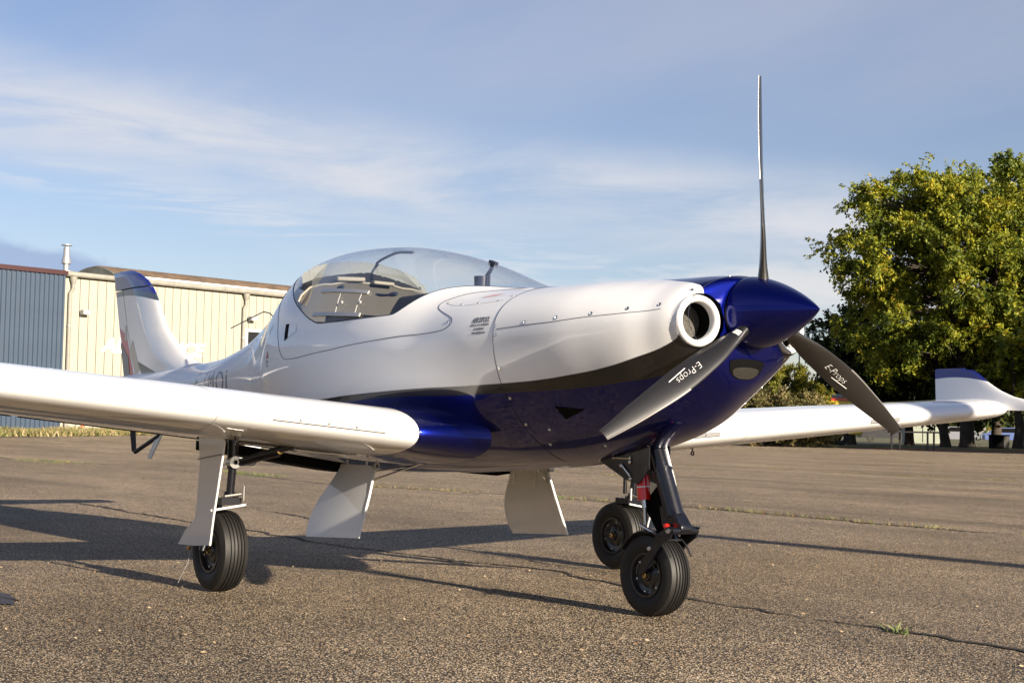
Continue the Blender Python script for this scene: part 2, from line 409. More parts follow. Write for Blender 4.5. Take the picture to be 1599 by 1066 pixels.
gxs = np.array([a for a, b in GL]); gps = np.array([b for a, b in GL])
def gphi(x): return np.where((x > gxs[0]) & (x < gxs[-1]), pchip(gxs, gps, x), 0.0)
xs = np.unique(np.round(np.concatenate([np.arange(-6.42, -.75, .02), np.arange(-.75, -.33, .01), np.arange(-.38, -.3299, .004),
      np.arange(-3.62, -3.4, .005), np.arange(-1.62, -1.435, .005), [-.3301]]), 4))
def shell(xs, p0, p1, n, off=0.0):
    X = np.repeat(xs[:, None], n, 1); T = np.linspace(0, 1, n)[None, :]; PH = p0[:, None]*(1-T)+p1[:, None]*T
    P = surf(X, PH)
    if off: P = P+nrm(X, PH)*off
    V = P.reshape(-1, 3); F = [(i*n+j, i*n+j+1, (i+1)*n+j+1, (i+1)*n+j) for i in range(len(xs)-1) for j in range(n-1)]
    return V, F
n_ = 72; g0 = gphi(xs)
V1, F1 = shell(xs, g0, 0*xs+math.pi, n_)
V2 = V1*np.array([1, -1, 1]); F2 = [q[::-1] for q in F1]
Vc = np.vstack([V1, V2]); Fc = F1+[tuple(i+len(V1) for i in q) for q in F2]
fus = mesh('fuselage', Vc, Fc, M['livery'], plane)
def weld(o, d=1e-5):
    bm = bmesh.new(); bm.from_mesh(o.data); bmesh.ops.remove_doubles(bm, verts=bm.verts, dist=d)
    bmesh.ops.dissolve_degenerate(bm, dist=1e-6, edges=bm.edges); bmesh.ops.recalc_face_normals(bm, faces=bm.faces)
    bm.to_mesh(o.data); bm.free(); o.data.shade_smooth()
weld(fus)
bm = bmesh.new(); bm.from_mesh(fus.data)      # round openings for the two cooling-air intakes
rad_ = lambda p: math.hypot(abs(p.y)-.230, p.z-1.098)
dead = [f for f in bm.faces if f.calc_center_median().x > -.48 and rad_(f.calc_center_median()) < .084]
bmesh.ops.delete(bm, geom=dead, context='FACES')
for v in bm.verts:
    r = rad_(v.co)
    if v.co.x > -.48 and r < .098:
        k = .098/max(r, 1e-4); sy = 1 if v.co.y > 0 else -1; v.co.y = sy*(.230+(abs(v.co.y)-.230)*k); v.co.z = 1.098+(v.co.z-1.098)*k
bm.to_mesh(fus.data); bm.free(); fus.data.shade_smooth()
gx2 = xs[(xs >= -3.62) & (xs <= -1.44)]; gg = gphi(gx2)
Vg, Fg = shell(gx2, -gg, gg, 61, -.0015)
glass = mesh('canopy_glass', Vg, Fg, M['glass'], plane)
# rim of the glass: a slim light edge on both sides
def edge_tube(side, r, off, x0=-3.60, x1=-1.46, n=120, k=1.0):
    X = np.linspace(x0, x1, n); P = onbody(X, side*gphi(X)*k, off); return P, r
mb = MB()
for s in (-1, 1):
    P, r = edge_tube(s, .0035, -.002); mb.tube(P, r, 6)
mb.build('canopy_seal', M['ink'], plane)
# hooped roof line of the glass seen through it, curtain, lining, coaming, handle rails ---- cockpit
mb = MB()     # floor tub
xs_in = np.linspace(-3.5, -1.62, 70)
Vt, Ft = shell(xs_in, np.maximum(gphi(xs_in), .75)+.03, 0*xs_in+math.pi, 40, -.03)
mb.add(Vt, Ft); mb.add(Vt*np.array([1, -1, 1]), Ft)
tub = mb.build('cockpit_tub', M['lining'], plane)
# bulkhead behind the seats: brown-grey panel, light piping, dark cover above it, curtain gathered under the glass
BY = [0, .1, .2, .3, .38, .43, .46]; ZB_ = [1.425, 1.42, 1.41, 1.392, 1.365, 1.325, 1.24]; ZD_ = [1.488, 1.475, 1.458, 1.435, 1.40, 1.345, 1.25]; ZC_ = [1.545, 1.54, 1.525, 1.497, 1.445, 1.37, 1.26]
def arch(name, xa, za, xb, zb, m, n=70, k=8, wob=0.0, yl=.455, parent=plane):
    V = []
    for i in range(n):
        y = -yl+2*yl*i/(n-1); a = abs(y); z0 = np.interp(a, BY, za) if not np.isscalar(za) else za; z1 = np.interp(a, BY, zb)
        for j in range(k):
            t = j/(k-1); w = wob*(math.sin(i*1.9)+.6*math.sin(i*.7+1)); V.append((xa+(xb-xa)*t+w*t*(.5+.5*math.sin(j)), y*(1-.02*t), z0*(1-t)+z1*t-abs(w)*t*.35))
    return mesh(name, V, [(i*k+j, i*k+j+1, (i+1)*k+j+1, (i+1)*k+j) for i in range(n-1) for j in range(k-1)], m, parent)
arch('bulkhead', -2.90, 1.0, -2.96, ZB_, M['lining'], yl=.435)
arch('bulkhead_cover', -2.955, [z+.004 for z in ZB_], -3.04, ZD_, M['black'], wob=.006, yl=.405)
curt = bpy.data.materials.new('sun_curtain'); curt.use_nodes = True
b_ = curt.node_tree.nodes['Principled BSDF']; b_.inputs['Base Color'].default_value = (.17, .18, .175, 1); b_.inputs['Roughness'].default_value = .9
b_.inputs['Alpha'].default_value = .86
arch('sun_curtain', -3.045, [z-.004 for z in ZD_], -3.07, ZC_, curt, 120, 8, .009, .375)
mb = MB(); mb.tube([(-2.958, y, float(np.interp(abs(y), BY, ZB_))+.003+.004*math.sin(y*31)) for y in np.linspace(-.44, .44, 60)], .006, 8)
mb.build('bulkhead_piping', M['cream_trim'], plane)
mb = MB(); mb.box((-2.945, -.16, 1.432), (.03, .16, .022), Matrix.Rotation(.06, 3, 'X')); mb.box((-2.93, .02, 1.425), (.04, .12, .018)); bevel(mb.build('handle_trim', M['cream_trim'], plane), .006)
xb = np.linspace(-3.50, -3.02, 24); mb = MB()
for s in (1, -1):
    Vt, Ft = shell(xb, s*(gphi(xb)-.22), s*(gphi(xb)+.12), 14, -.03); mb.add(Vt, Ft)
mb.build('rear_canopy_frame', M['cream_trim'], plane)
mb = MB()      # canopy hoop and its strut
P = [(-3.30, .26, 1.44), (-3.40, .27, 1.53), (-3.30, .20, 1.568), (-3.10, .13, 1.580), (-2.90, .07, 1.582), (-2.62, .0, 1.556)]
P = np.array(P); t = np.linspace(0, 5, 30); mb.tube(np.stack([pchip(range(6), P[:, k], t) for k in range(3)], 1), .007, 8)
mb.tube([(-3.40, .27, 1.53), (-3.2, .30, 1.50), (-3.05, .32, 1.43)], .010, 8)
mb.build('canopy_hoop', M['black'], plane)
mb = MB(); Xc = np.linspace(-2.06, -1.52, 24)   # instrument coaming
Vt, Ft = shell(Xc, 0*Xc, 0*Xc+1.42, 30, -.022)
Vt = Vt.copy(); Vt[:, 2] = np.minimum(Vt[:, 2], 1.318-.02*(Vt[:, 0]+1.5)**2-.25*np.abs(Vt[:, 1])**2)
mb.add(Vt, Ft); mb.add(Vt*np.array([1, -1, 1]), Ft); mb.build('instrument_coaming', M['black'], plane)
mb = MB()      # seats
for s in (-1, 1):
    mb.box((-2.84, s*.20, 1.00), (.08, .34, .50), Matrix.Rotation(.22, 3, 'Y')); mb.box((-2.55, s*.20, .78), (.5, .34, .10))
    mb.box((-2.86, s*.20, 1.10), (.06, .2, .2))
bevel(mb.build('seat_pair', M['void'], plane), .03)
# phone-like device on a stalk and short aerial on the coaming
mb = MB(); mb.lathe([(-.02, .0), (-.02, .034), (.03, .036), (.034, .0)], (-2.03, 0, 1.365), 'Z', 20)
mb.tube([(-2.03, .02, 1.39), (-2.0, .03, 1.43), (-1.995, .03, 1.455)], .009, 10); mb.box((-1.985, .03, 1.458), (.05, .02, .014), Matrix.Rotation(.3, 3, 'Y'))
mb.tube([(-1.97, .0, 1.34), (-1.97, .0, 1.40)], .004, 6)
mb.build('cockpit_compass', M['ink'], plane)
# sliding storm window on the near glass: two frosted rails, clear arms, latches
sw = []
def gpt(x, ph, off=.004): return onbody(x, ph, off)
def px_on_glass(path): return [gpt(x, p) for x, p in path]
mbr = MB()
SWT = [(-2.745, .995), (-2.485, 1.004), (-2.265, 1.004)]; SWB = [(-2.715, 1.228), (-2.44, 1.237), (-2.245, 1.237)]
def railpts(a, n=18): X = np.linspace(a[0][0], a[-1][0], n); return X, np.interp(X, [p[0] for p in a], [p[1] for p in a])
for a in (SWT, SWB):
    X, PHs = railpts(a); n3 = nrm(X, PHs); Pm = surf(X, PHs)
    up = np.stack([0*X, -n3[:, 2], n3[:, 1]], -1)*-1; up /= np.linalg.norm(up, axis=1)[:, None]; up = np.where(up[:, 2:3] < 0, -up, up)
    Vr = []
    for i in range(len(X)):
        for du, dn in ((-.009, .001), (-.009, .009), (.009, .009), (.009, .001)): Vr.append(Pm[i]+up[i]*du+n3[i]*dn)
    m = len(X); Fr = [(i*4+k, i*4+(k+1) % 4, (i+1)*4+(k+1) % 4, (i+1)*4+k) for i in range(m-1) for k in range(4)]+[(0, 1, 2, 3), tuple((m-1)*4+k for k in range(4))]
    r_ = mesh('window_rail', Vr, Fr, M['acrylic'], glass, smooth=False)
for xa, xb2 in ((-2.475, -2.515), (-2.29, -2.315)):
    mb = MB(); t = np.linspace(0, 1, 10); X = xb2*(1-t)+xa*t*1.0-.0; PHs = 1.0*(1-t)+1.225*t
    mb.tube(onbody(X, PHs, .006), .0025, 6); mb.build('window_runner', M['acrylic'], glass)
for x_, p_ in ((-2.45, 1.126), (-2.285, 1.117)):
    mb = MB(); c = gpt(x_, p_, .008); mb.lathe([(-.006, 0), (-.004, .008), (.004, .008), (.004, 0)], c, 'Y', 16); mb.box(c+np.array([-.009, 0, .003]), (.02, .004, .007)); mb.build('window_latch', M['acrylic'], glass)
for x0_, p0_ in ((-2.62, .975), (-2.13, .995)):
    mb = MB(); t = np.linspace(0, 1, 7)
    P = onbody(x0_-.10+.15*t, p0_+.02*np.sin(t*3)-.045*t, -.010); mb.tube(P, [.003, .007, .007, .006, .006, .011, .009], 8); mb.build('window_hinge', M['ink'], glass)

# seams -------------------------------------------------------------
def seam(name, pts, r=.0016, parent=fus, m=None, closed=False):
    """pts (x, phi): a thin dark joint line lying in the skin"""
    pts = np.array(pts, float); d = np.r_[0, np.cumsum(np.hypot(np.diff(pts[:, 0]), np.diff(pts[:, 1])*.5))]
    t = np.linspace(0, d[-1], max(24, int(d[-1]/.015))); X = np.interp(t, d, pts[:, 0]); PH = np.interp(t, d, pts[:, 1])
    k = np.ones(7)/7
    if len(X) > 30:
        Xs = np.convolve(np.pad(X, 3, 'edge'), k, 'valid'); Ps = np.convolve(np.pad(PH, 3, 'edge'), k, 'valid')
    else: Xs, Ps = X, PH
    return MB().tube(onbody(Xs, Ps, .0002), r, 6).build(name, m or M['ink'], parent)
DOOR = [(-3.54, .50), (-3.50, .72), (-3.42, .97), (-3.30, 1.13), (-3.215, 1.25), (-3.15, 1.38), (-3.075, 1.52), (-3.03, 1.575), (-2.975, 1.59), (-2.82, 1.59), (-2.455, 1.55), (-2.13, 1.49), (-1.855, 1.43), (-1.60, 1.41), (-1.555, 1.39), (-1.535, 1.33), (-1.535, 1.26), (-1.565, 1.21), (-1.65, 1.13), (-1.73, 1.06), (-1.75, 1.02), (-1.74, .98), (-1.70, .88), (-1.635, .72), (-1.515, .50), (-1.46, .3), (-1.43, .0)]
for s in (1, -1): seam('canopy_seam', [(x, s*p) for x, p in DOOR])
seam('cowl_seam', [(-1.255, a) for a in np.linspace(-2.9, 2.9, 90)], .0015)
for s in (1, -1): seam('cowl_seam', [(-1.25, s*1.50), (-.9, s*1.46), (-.575, s*1.36), (-.43, s*1.36)], .0012)
seam('spinner_seam', [(-.352, a) for a in np.linspace(-2.4, 2.4, 60)], .001)
# screws
def screw_mesh():
    mb = MB(); mb.lathe([(-.001, .0075), (.0012, .0072), (.0014, .0055), (.0004, .005), (.0004, .0)], (0, 0, 0), 'Z', 16)
    o = mb.build('screw', M['steel'], fus); return o
scr = screw_mesh(); first = [True]
def place_screw(x, ph, k=1.0):
    o = scr if first[0] else scr.copy()
    if not first[0]: COL.objects.link(o)
    first[0] = False
    p = onbody(x, ph, .0004); n = nrm(x, ph)
    o.location = p; o.rotation_euler = Vector(n.tolist()).to_track_quat('Z', 'Y').to_euler(); o.scale = (k, k, k); o.parent = fus
for s in (1, -1):
    for x, p in ((-1.25, 1.455), (-1.075, 1.44), (-.905, 1.40), (-.74, 1.36), (-.585, 1.28), (-.455, 1.26),
                 (-1.24, 1.56), (-1.24, 1.87), (-1.24, 2.12), (-1.235, 2.36), (-1.13, 2.44), (-1.20, 2.60), (-1.285, .81), (-.95, 2.75), (-.72, 2.55), (-.56, 2.4), (-.48, 2.30)):
        place_screw(x, s*p)
    for x, p in ((-1.335, .93), (-1.46, .93), (-1.575, .96), (-1.685, .96)): place_screw(x, s*p, .8)
for x, p in ((-.366, .25), (-.37, -.6), (-.37, .95), (-.36, 2.2), (-.36, -2.2)): place_screw(x, p)
place_screw(-1.575, 1.29, 1.1)
seam('panel_seam', [(-1.30, .93), (-1.46, .97), (-1.62, 1.0), (-1.70, .97), (-1.70, .90)], .0007, m=M['strip'])

# flush air scoop (triangle), square vent, oil cooler mouth --------------------------
def patch(name, poly, off, m, parent=fus, n=10):
    """poly: 4 (x, phi) corners, a skin-following sheet"""
    (a, b, c, d) = [np.array(q, float) for q in poly]; V = []; 
    for i in range(n):
        for j in range(n):
            u, v = i/(n-1), j/(n-1); q = (a*(1-u)+b*u)*(1-v)+(d*(1-u)+c*u)*v; V.append(onbody(q[0], q[1], off))
    F = [(i*n+j, i*n+j+1, (i+1)*n+j+1, (i+1)*n+j) for i in range(n-1) for j in range(n-1)]
    return mesh(name, V, F, m, parent)
for s in (1, -1):
    patch('air_scoop', [(-1.02, s*2.235), (-.89, s*2.305), (-.895, s*2.315), (-1.005, s*2.37)], .0015, M['void'])
    patch('cabin_vent', [(-3.065, s*1.27), (-3.01, s*1.275), (-2.985, s*1.40), (-3.03, s*1.425)], .0015, M['void'])
    patch('cabin_vent_lip', [(-3.01, s*1.275), (-2.90, s*1.30), (-2.885, s*1.36), (-2.985, s*1.40)], .0015, M['white_metal'])
# spinner, propeller ---------------------------------------------------------------
HZ = 1.139
prof = []
for t in np.linspace(0, 1, 40):
    r = .134*(1-t**1.55)**.90 if t < 1 else 0.0
    prof.append((-.318+.318*t, max(r, .0)))
prof = [(-.322, .0), (-.322, .128), (-.320, .133)]+prof
spin = MB().lathe(prof, (0, 0, HZ), 'X', 72).build('spinner', M['blue'], plane, angle=50)
MB().lathe([(-.345, .0), (-.345, .118), (-.322, .118)], (0, 0, HZ), 'X', 48).build('spinner_backplate', M['black'], plane)
R_ = .858
def blade_geo():
    ns, nc = 46, 28; V = []; rs = np.linspace(.075, R_, ns)
    for i, r in enumerate(rs):
        t = (r-.075)/(R_-.075)
        ch = float(pchip([0, .06, .14, .3, .5, .75, .93, 1], [.044, .047, .060, .090, .099, .077, .052, .040], t))
        th = float(pchip([0, .06, .14, .3, .6, 1], [.046, .040, .026, .017, .010, .005], t))
        be = math.radians(float(pchip([0, .2, .45, .75, 1], [58, 52, 42, 34, 30], t)))
        sweep = -.018*t*t; cam_ = .035*min(1, t*4)
        le = np.array([math.sin(be), -math.cos(be), 0]); up = np.array([math.cos(be), math.sin(be), 0])
        for k in range(nc):
            a = 2*math.pi*k/nc; u = .5+.5*math.cos(a)     # 0 trailing .. 1 leading
            prof_t = math.sin(a)*(.6+.4*u)*min(1, (u+.0)*4+.15)
            p = le*((u-.42)*ch+sweep)+up*(prof_t*th*.5*1.2+cam_*ch*4*u*(1-u))
            V.append((p[0], p[1], r))
    F = [(i*nc+k, (i+1)*nc+k, (i+1)*nc+(k+1) % nc, i*nc+(k+1) % nc) for i in range(ns-1) for k in range(nc)]
    F += [tuple(range(nc)), tuple((ns-1)*nc+k for k in range(nc))[::-1]]
    return V, F, rs, ns, nc
BV, BF, brs, bns, bnc = blade_geo()
def blade_strip():
    """metal guard wrapped round the outer half of the leading edge"""
    V = []; ks = [-2, -1, 0, 1, 2]; rows = [i for i, r in enumerate(brs) if r > .47]
    A = np.array(BV).reshape(bns, bnc, 3); c = A.mean(1)
    for i in rows:
        for k in ks:
            p = A[i, k % bnc]; d = p-c[i]; V.append(p+d/np.linalg.norm(d)*.0012)
    m = len(ks); F = [(i*m+j, i*m+j+1, (i+1)*m+j+1, (i+1)*m+j) for i in range(len(rows)-1) for j in range(m-1)]
    return V, F
SV_, SF_ = blade_strip()
def text_mesh(body, size, shear=0.0, thin=0.0, spacing=1.0):
    cu = bpy.data.curves.new('txt', 'FONT'); cu.body = body; cu.size = size; cu.shear = shear; cu.offset = thin; cu.space_character = spacing
    cu.align_x = 'CENTER'; cu.align_y = 'CENTER'; cu.resolution_u = 3
    o = bpy.data.objects.new('txt', cu); COL.objects.link(o); dg = bpy.context.evaluated_depsgraph_get(); dg.update()
    me = bpy.data.meshes.new_from_object(o.evaluated_get(dg)); bpy.data.objects.remove(o); bpy.data.curves.remove(cu)
    bm = bmesh.new(); bm.from_mesh(me); bmesh.ops.triangulate(bm, faces=bm.faces)
    bmesh.ops.subdivide_edges(bm, edges=[e for e in bm.edges if e.calc_length() > size*.25], cuts=2); bmesh.ops.triangulate(bm, faces=bm.faces)
    v = np.array([q.co[:] for q in bm.verts]); bm.verts.index_update(); f = [tuple(q.index for q in p.verts) for p in bm.faces]; bm.free()
    return v, f
def blade_surf(r, u):
    """point on the cambered front face: r along the blade, u 0..1 from trailing to leading edge"""
    t = (r-.075)/(R_-.075)
    ch = float(pchip([0, .06, .14, .3, .5, .75, .93, 1], [.044, .047, .060, .090, .099, .077, .052, .040], t))
    th = float(pchip([0, .06, .14, .3, .6, 1], [.046, .040, .026, .017, .010, .005], t))
    be = math.radians(float(pchip([0, .2, .45, .75, 1], [58, 52, 42, 34, 30], t)))
    a = math.acos(max(-1, min(1, 2*u-1))); sweep = -.018*t*t; cam_ = .035*min(1, t*4)
    pt = math.sin(a)*(.6+.4*u)*min(1, u*4+.15)
    le = np.array([math.sin(be), -math.cos(be), 0]); up = np.array([math.cos(be), math.sin(be), 0])
    p = le*((u-.42)*ch+sweep)+up*(pt*th*.5*1.2+cam_*ch*4*u*(1-u)+.0012)
    return (p[0], p[1], r), ch
tv, tf = text_mesh('E-Props', .040, .3, -.0010)
tv = tv.copy(); uscale = 1/.104
TV = [blade_surf(.43+p[0], min(.97, max(.03, .50+p[1]*uscale)))[0] for p in tv]
# underline flourish
uv, uf = [], []
for i in range(14):
    for d in (0, 1): uv.append(blade_surf(.43+.007*i, .50-.24+.03*d+.004*i)[0])
uf = [(2*i, 2*i+1, 2*i+3, 2*i+2) for i in range(13)]
nb = len(TV); TV = TV+uv; TF = tf+[tuple(i+nb for i in q) for q in uf]
for k in range(3):
    a = -.0526+k*2*math.pi/3
    b = mesh('propeller_blade', BV, BF, M['carbon'], plane, True, 50)
    b.location = (-.268, 0, HZ); b.rotation_euler = (-a, 0, 0)
    mesh('leading_edge_guard', SV_, SF_, M['guard'], b)
    mesh('lettering', TV, TF, M['ink_white'], b, False)
    if k == 2:
        for q in range(3):
            V = []
            for i in range(8):
                for d in (0, 1): V.append(blade_surf(.150+.008*q+.005*d, .25+.07*i)[0])
            mesh('balance_sticker', V, [(2*i, 2*i+1, 2*i+3, 2*i+2) for i in range(7)], M['ink_white'], b)
# cowl intakes -----------------------------------------------------------------------
for s in (-1, 1):
    c = (-.372, s*.230, 1.098)
    pr = []
    for t in np.linspace(0, 2*math.pi, 26):      # rounded lip
        pr.append((.018*math.sin(t)*1.5+.0, .078+.0155*math.cos(t)))
    pr2 = [(-.16, .104), (-.08, .103), (-.04, .0995)]+[(.026*math.sin(t), .0805+.0145*math.cos(t)) for t in np.linspace(.0, math.pi, 16)]+[(-.010, .0655)]
    Rz = Matrix.Rotation(s*.16, 3, 'Z')
    ring = MB().lathe(pr2, c, 'X', 56, R=Rz).build('intake_ring', M['white'], plane, angle=80)
    MB().lathe([(-.008, .0658), (-.30, .0640), (-.30, 0)], c, 'X', 40, R=Rz).build('intake_duct', M['void'], ring)
    MB().lathe([(-.075, .0645), (-.085, .03), (-.09, 0)], c, 'X', 32, R=Rz).build('intake_filter', M['mesh_grey'], ring, False)
# oil cooler mouth in the chin: dark slot with a light lower lip
from mathutils.bvhtree import BVHTree
_bm = bmesh.new(); _bm.from_mesh(fus.data); BVH = BVHTree.FromBMesh(_bm); _bm.free()
def skin_x(y, z, off=.003):
    h = BVH.ray_cast(Vector((.5, y, z)), Vector((-1, 0, 0))); return (h[0].x+off, y, z) if h[0] else (-.36, y, z)
def mouth(name, w, zt0, dep, off, m, yc=0.0):
    V = []; nn, mm = 25, 9
    for i in range(nn):
        u = i/(nn-1)*2-1; hz = max(0, 1-abs(u)**2.4)**.5
        for j in range(mm): V.append(skin_x(yc+w*u, zt0+.012*hz*(1-j/(mm-1))-.006-dep*hz*j/(mm-1), off))
    return mesh(name, V, [(i*mm+j, i*mm+j+1, (i+1)*mm+j+1, (i+1)*mm+j) for i in range(nn-1) for j in range(mm-1)], m, plane)
mouth('oil_cooler_mouth', .088, .968, .062, .003, M['void'])
mouth('oil_cooler_core', .066, .938, .030, .0045, mat('oil_cooler_core', (.022, .020, .017), .7, bump=(260, .6, .003), spec=.2))

# writing on the fuselage ------------------------------------------------------------
def wrap_text(name, body, size, x0, z0, m, shear=0, tilt=0.0, stretch=1.0, sp=1.0, side=1, thin=0.0):
    v, f = text_mesh(body, size, shear, thin, sp)
    out = []
    ct, st = math.cos(tilt), math.sin(tilt)
    for p in v:
        u, w = p[0]*stretch, p[1]; du, dw = u*ct-w*st, u*st+w*ct
        x = x0+du*side; z = z0+dw; ph = side*ph_at(x, z); out.append(onbody(x, ph, .0012))
    return mesh(name, out, f, m, fus, False)
wrap_text('registration', 'F-ZMOI', .185, -4.42, .925, M['ink_blue'], 0, 0, .72, 1.15)
wrap_text('maker_logo', 'AEROSPOOL', .030, -1.345, 1.128, M['ink'], .35, .02, .62, 1.0, thin=.0006)
wrap_text('maker_address', 'LETISKOVA 10, 971 03 PRIEVIDZA', .0125, -1.345, 1.108, M['ink'], 0, .02, .62, 1.0, thin=.0004)
wrap_text('maker_address', 'SLOVAK REPUBLIC', .0125, -1.345, 1.092, M['ink'], 0, .02, .62, thin=.0004)
wrap_text('maker_address', 'WWW.AEROSPOOL.SK', .0125, -1.345, 1.076, M['ink'], 0, .02, .62, thin=.0004)
patch('warning_triangle', [(-3.318, 1.475), (-3.312, 1.475), (-3.285, 1.54), (-3.345, 1.54)], .0012, M['ink_red'], n=4)
wrap_text('warning_text', 'DANGER', .02, -3.315, 1.012, M['ink'], 0, 0, .62)
wrap_text('warning_text', 'ROCKET', .02, -3.315, .992, M['ink'], 0, 0, .62)
patch('warning_label', [(-1.50, .80), (-1.41, .74), (-1.40, .66), (-1.47, .70)], .001, mat('label_pink', (.62, .40, .40), .5, var=(90, .4)), n=4)

# wings ------------------------------------------------------------------------------
def naca(n=30, t=.15, m=.02, p=.4):
    be = np.linspace(0, math.pi, n); x = .5*(1-np.cos(be))
    yt = 5*t*(.2969*np.sqrt(x)-.126*x-.3516*x**2+.2843*x**3-.1036*x**4)
    yc = np.where(x < p, m/p**2*(2*p*x-x*x), m/(1-p)**2*((1-2*p)+2*p*x-x*x))
    up = np.stack([x, yc+yt], 1); lo = np.stack([x, yc-yt], 1)
    return np.vstack([up[::-1], lo[1:-1]])     # TE -> over the top -> LE -> below
AF = naca()
def wing_at(yy):
    xl = -1.633-.0962*(yy-.568); zl = .671+.0784*(yy-.568)
    ch = float(np.interp(yy, [.4, .568, 3.9], [1.40, 1.38, .93]))
    return xl, zl, ch, .155-.01*(yy/4)
def section(yy, s, off=0.0, fwd=0.0, k=1.0):
    xl, zl, ch, t = wing_at(yy); A = AF.copy(); A[:, 1] *= t/.15; inc = math.radians(3.3)
    X = -A[:, 0]*ch; Z = A[:, 1]*ch; Xr = X*math.cos(inc)-Z*math.sin(inc)*0; Zr = Z+X*math.sin(inc)
    P = np.stack([xl+Xr+fwd, 0*Xr+s*yy, zl+Zr], 1)
    if off:
        c = np.array([xl-.35*ch, s*yy, zl-.02]); d = P-c; d[:, 1] = 0; n = d/np.array([1.0, 1, .35]); n /= np.linalg.norm(n, axis=1)[:, None]+1e-9
        P = P+n*off*np.where(n[:, 2:3] < 0, np.array([[1.0, 1, .06]]), np.array([[1.0, 1, .35]]))
    return P
def loft(secs, cap=True):
    n = len(secs[0]); V = np.vstack(secs); F = [(i*n+k, i*n+(k+1) % n, (i+1)*n+(k+1) % n, (i+1)*n+k) for i in range(len(secs)-1) for k in range(n)]
    if cap: F += [tuple(range(n)), tuple((len(secs)-1)*n+k for k in range(n))]
    return V, F
wings = {}
for s in (-1, 1):
    ys = np.r_[.568, np.linspace(.60, 3.747, 30)]
    V, F = loft([section(y, s) for y in ys])
    w = mesh('wing', V, F, M['white'], plane, True, 50); wings[s] = w
    bm = bmesh.new(); bm.from_mesh(w.data); bmesh.ops.recalc_face_normals(bm, faces=bm.faces); bm.to_mesh(w.data); bm.free(); w.data.shade_smooth(); w.data.set_sharp_from_angle(angle=math.radians(50))
    # wing root fairing, flaring into the body
    yr = [.566, .555, .54, .52, .495, .465, .435, .405, .375, .34]; of = [.003, .005, .009, .018, .030, .050, .075, .105, .140, .17]
    V, F = loft([section(y, s, o) for y, o in zip(yr, of)], False)
    fa = mesh('wing_root_fairing', V, F, M['livery'], plane, True)
    # tip cap curving up to the winglet
    yt_ = np.linspace(3.752, 4.12, 16); secs = []
    for i, y in enumerate(yt_):
        P = section(y, s); t = (y-3.75)/.37; xl, zl, ch, _ = wing_at(y)
        c = np.array([xl-ch*.62, s*y, zl-.01]); k = math.sqrt(max(1-t**2.6, .0))*.9+.1
        P = P.copy(); P[:, 2] = zl-.02+(P[:, 2]-zl+.02)*k; P[:, 0] = c[0]+(P[:, 0]-c[0])*(1-.42*t**2.5)
        secs.append(P)
    V, F = loft(secs); cap = mesh('wing_tip_cap', V, F, M['white_metal'], plane, True, 60)
    # winglet
    LEp = [(-1.93, .995), (-2.02, 1.015), (-2.10, 1.045), (-2.16, 1.075), (-2.225, 1.115), (-2.285, 1.16), (-2.34, 1.188), (-2.37, 1.196)]
    secs = []
    zt_ = 1.20
    lez = np.array([b for a, b in LEp]); lex = np.array([a for a, b in LEp])
    for z in np.r_[np.linspace(.93, 1.15, 14), np.linspace(1.165, 1.2, 6)]:
        le = float(np.interp(z, lez, lex)) if z >= .995 else -1.93+(.995-z)*3.2
        te = -2.60-.12*(z-.95) if z < 1.197 else -2.61
        if z > 1.19: le = -2.40
        ch = le-te; t = .075
        X = le-AF[:, 0]*ch; Y = AF[:, 1]*t/.15*ch; secs.append(np.stack([X, s*(4.03+.10*(z-.95))+Y*s*.8, 0*X+z], 1))
    V, F = loft(secs)
    wl = mesh('winglet', V, F, M['white'], plane, True, 50)
    mm_ = mat('winglet_paint', (.8, .8, .8), .28, 0, 1.0); g = G(mm_); tcn = g.n('ShaderNodeTexCoord'); sp = g.n('ShaderNodeSeparateXYZ'); g.put(sp.inputs[0], tcn.outputs['Object'])
    dz = g.m('SUBTRACT', sp.outputs[2], g.m('SUBTRACT', 1.142, g.m('MULTIPLY', g.m('POWER', g.m('ABSOLUTE', g.m('ADD', sp.outputs[0], 2.48)), 2.0), .45)))
    g.put(g.b.inputs['Base Color'], g.mix(g.mr(dz, -.0015, .0015), (.8, .8, .8), (.006, .012, .17))); wl.data.materials[0] = mm_
    # stall strips on the leading edge
    for ya, yb in ((.72, 1.20), (2.45, 2.72)):
        mb = MB(); xa, za, _, _ = wing_at(ya); xb_, zb_, _, _ = wing_at(yb)
        P = [np.array([xa+.001, s*ya, za-.004]), np.array([xb_+.001, s*yb, zb_-.004])]
        st = MB(); V = []
        for p in P:
            for dx, dz_ in ((-.006, .012), (.0045, .006), (.0045, -.010), (-.006, -.014)): V.append(p+np.array([dx, 0, dz_]))
        st.add(V, [(0, 1, 2, 3), (4, 7, 6, 5)]+[(k, (k+1) % 4, (k+1) % 4+4, k+4) for k in range(4)])
        so = st.build('stall_strip', M['strip'], w, False)
        for t in (.27, .52, .77):
            c = P[0]*(1-t)+P[1]*t+np.array([.0055, 0, -.002])
            MB().lathe([(0, .005), (.002, .004), (.002, 0)], c, 'X', 12).build('rivet', M['steel'], so)
    # panel joint rib, flap gap, hinge under wing, tie-down ring
    yv = 1.42
    P = section(yv, s, .0006); MB().tube(P[8:52], .0009, 5).build('wing_joint', M['strip'], w)
